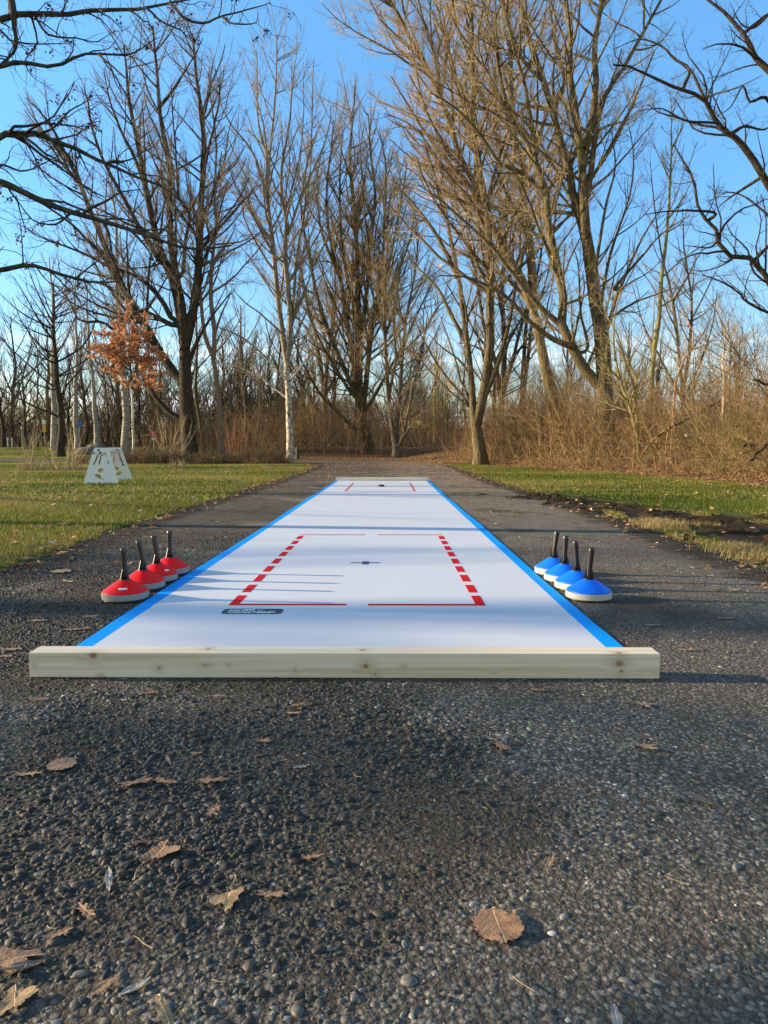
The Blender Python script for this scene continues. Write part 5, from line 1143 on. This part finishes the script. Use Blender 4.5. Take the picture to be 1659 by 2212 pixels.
parts += [seg(A_, B_ + [.14, 0, .02], .011), seg(A_ + [0, .02, -.03], B_ + [.14, 0, -.03], .008), seg(A_ + [.02, .05, -.24], B_ + [.10, -.02, -.22], .007)]
for k in range(11):
    t_ = .30 + .68 * k / 10; q = A_ + (B_ + [.14, 0, 0] - A_) * t_; parts.append(seg(q, q + [.0, 0, -.36 - .02 * (k % 3)], .006))
v, f = merge(parts); link('rod_rack', fast_mesh('rod_rack', v, f), gs, m_metal)
def knob(pos, r_, mat):
    bm = bmesh.new(); bmesh.ops.create_icosphere(bm, subdivisions=2, radius=r_); o = link('knob', bm_mesh('knob', bm), gs, mat, True); o.location = pos; o.scale = (1, .6, 1)
knob((-.19, .04, .775), .028, m_black); knob((-.02, .04, .775), .034, m_black); knob((dx + .21, dy - .06, .33 + .1), .030, m_black)

# bollard, boulder, signs, posts, nest box
bb = P(643, 990, 52.5); gz = float(H(bb[0], bb[1])); bm = bmesh.new(); lathe(bm, [(.15, -.1), (.15, .1), (.145, .78), (.13, .86), (.06, .90)], 20)
o = link('bollard', bm_mesh('bollard', bm), None, m_post, True); o.location = (bb[0], bb[1], gz); tag(o, 'short round weathered wooden bollard where the path bends, beside the peeling birch', 'bollard')
bb = P(203, 970, 68); gz = float(H(bb[0], bb[1])); bm = bmesh.new(); bmesh.ops.create_icosphere(bm, subdivisions=4, radius=1)
for v_ in bm.verts:
    c = v_.co; k = 1 + .12 * math.sin(c.x * 3 + 1) * math.cos(c.y * 4) + .07 * math.sin(c.z * 7 + c.x * 5) + .04 * math.sin(c.x * 13 + c.z * 11)
    v_.co = (c.x * k * (1.9 if c.x > 0 else 2.0), c.y * k * 1.2, max(-.2, c.z * k * .95 * (1 - .22 * abs(c.x + .15))))
o = link('boulder', bm_mesh('boulder', bm), None, m_rock, True); o.location = (bb[0], bb[1], gz - .05); tag(o, 'large rounded brown boulder on the far grass above the white boards', 'boulder')
def sign(label, px, d, hp, plates, cat_='sign'):
    w_ = P(px, 970, d); gz = float(H(w_[0], d)); t_ = thing('sign_post', label, cat_, (w_[0], d, gz))
    bm = bmesh.new(); bmesh.ops.create_cone(bm, segments=10, radius1=.03, radius2=.03, depth=hp, cap_ends=True)
    for v_ in bm.verts: v_.co.z += hp / 2
    link('pole', bm_mesh('pole', bm), t_, m_metal)
    for shape, w2, h2, z_, mt in plates:
        bm = bmesh.new()
        if shape == 'disc':
            bmesh.ops.create_cone(bm, segments=24, radius1=w2 / 2, radius2=w2 / 2, depth=.02, cap_ends=True); bmesh.ops.rotate(bm, verts=bm.verts, matrix=__import__('mathutils').Matrix.Rotation(PI / 2, 3, 'X'))
        else: box(bm, -w2 / 2, w2 / 2, -.01, .01, -h2 / 2, h2 / 2, .004)
        o = link('sign_plate', bm_mesh('sign_plate', bm), t_, mt); o.location = (0, -.045, z_)
    return t_
sign('small red disc sign above a white plate, seen behind the brown leaved shrub', 333, 58, 2.15, [('disc', .42, .42, 1.95, m_signr), ('box', .34, .22, 1.58, m_signw)])
sign('upright yellow sign with white top in the wood edge by the first birch', 97.5, 78, 3.1, [('box', .42, .45, 2.75, m_signw), ('box', .42, .85, 2.08, m_signy)])
sign('small blue square sign among the trees above the boulder', 173.5, 80, 2.9, [('box', .62, .62, 2.6, m_signb)])
sign('slim white topped post standing alone at the far grass', 48.5, 72, 2.4, [('box', .16, .26, 2.3, m_signw)], 'post')
for px in (6.5, 17.3, 26.5):
    w_ = P(px, 970, 82); gz = float(H(w_[0], 82)); bm = bmesh.new(); box(bm, -.06, .06, -.06, .06, 0, 1.05, .01); box(bm, -.07, .07, -.07, .07, 1.055, 1.10, .01)
    o = link('marker_post', bm_mesh('marker_post', bm), None, m_signw); o.location = (w_[0], 82, gz)
    tag(o, {6.5: 'white marker post, first of three small ones by the side of the view', 17.3: 'white marker post, middle of three small ones', 26.5: 'white marker post, nearest of three to the crooked dark tree'}[px], 'post', 'small white posts at the wood edge')
w_ = P(415 + 663 / 2, 862, 59.4); nb_ = thing('nest_box', 'small pinkish wooden nest box high on a stem of the many stemmed tree', 'nest box', tuple(w_))
bm = bmesh.new(); box(bm, -.13, .13, -.12, .12, -.2, .16, .006); link('box_body', bm_mesh('box_body', bm), nb_, plain('nest_box_wood', (.42, .26, .20), .8))
bm = bmesh.new(); box(bm, -.17, .17, -.18, .13, .162, .185, .004); link('roof', bm_mesh('roof', bm), nb_, m_metal)
bm = bmesh.new(); lathe(bm, [(.03, 0), (.03, .004)], 16); o = link('entrance_hole', bm_mesh('entrance_hole', bm), nb_, m_black); o.rotation_euler = (PI / 2, 0, 0); o.location = (0, -.121, .04)

litter('leaves and brown crumbs over the far path', scatter(5000, (-9, 3.2), (20, 56), lambda x_, y_: (x_ > np.where(y_ < 42, left_edge(np.minimum(y_, 41)), -9)) & (x_ < 3), 189), .06, 189, .02)

# dead twigs and straws lying on the asphalt
rs = np.random.default_rng(301); n = 80; yy = 1.1 + 6 * rs.random(n) ** 1.3; xx = rs.uniform(-1, 1, n) * np.minimum(.6 * yy + .3, 2.9); k_ = ~((yy > 2.7) & (np.abs(xx - CX) < 1.3)); xx, yy = xx[k_], yy[k_]; n = len(xx)
a = rs.uniform(0, 2 * PI, n); L = rs.uniform(.015, .055, n); Q = np.zeros((n, 5, 3)); Q[:, 0] = np.stack([xx, yy, np.full(n, .021)], 1)
for k in range(1, 5):
    a = a + rs.normal(0, .35, n); Q[:, k] = Q[:, k - 1] + np.stack([np.cos(a), np.sin(a), rs.normal(0, .06, n)], 1) * (L / 4)[:, None]
v, f = tubes(Q, np.repeat(rs.uniform(.0004, .0010, n)[:, None], 5, 1), 4)
tag(link('twig_litter', fast_mesh('twig_litter', v, f), None, twig_pale), 'thin straws and twig bits strewn over the asphalt', kind='stuff')
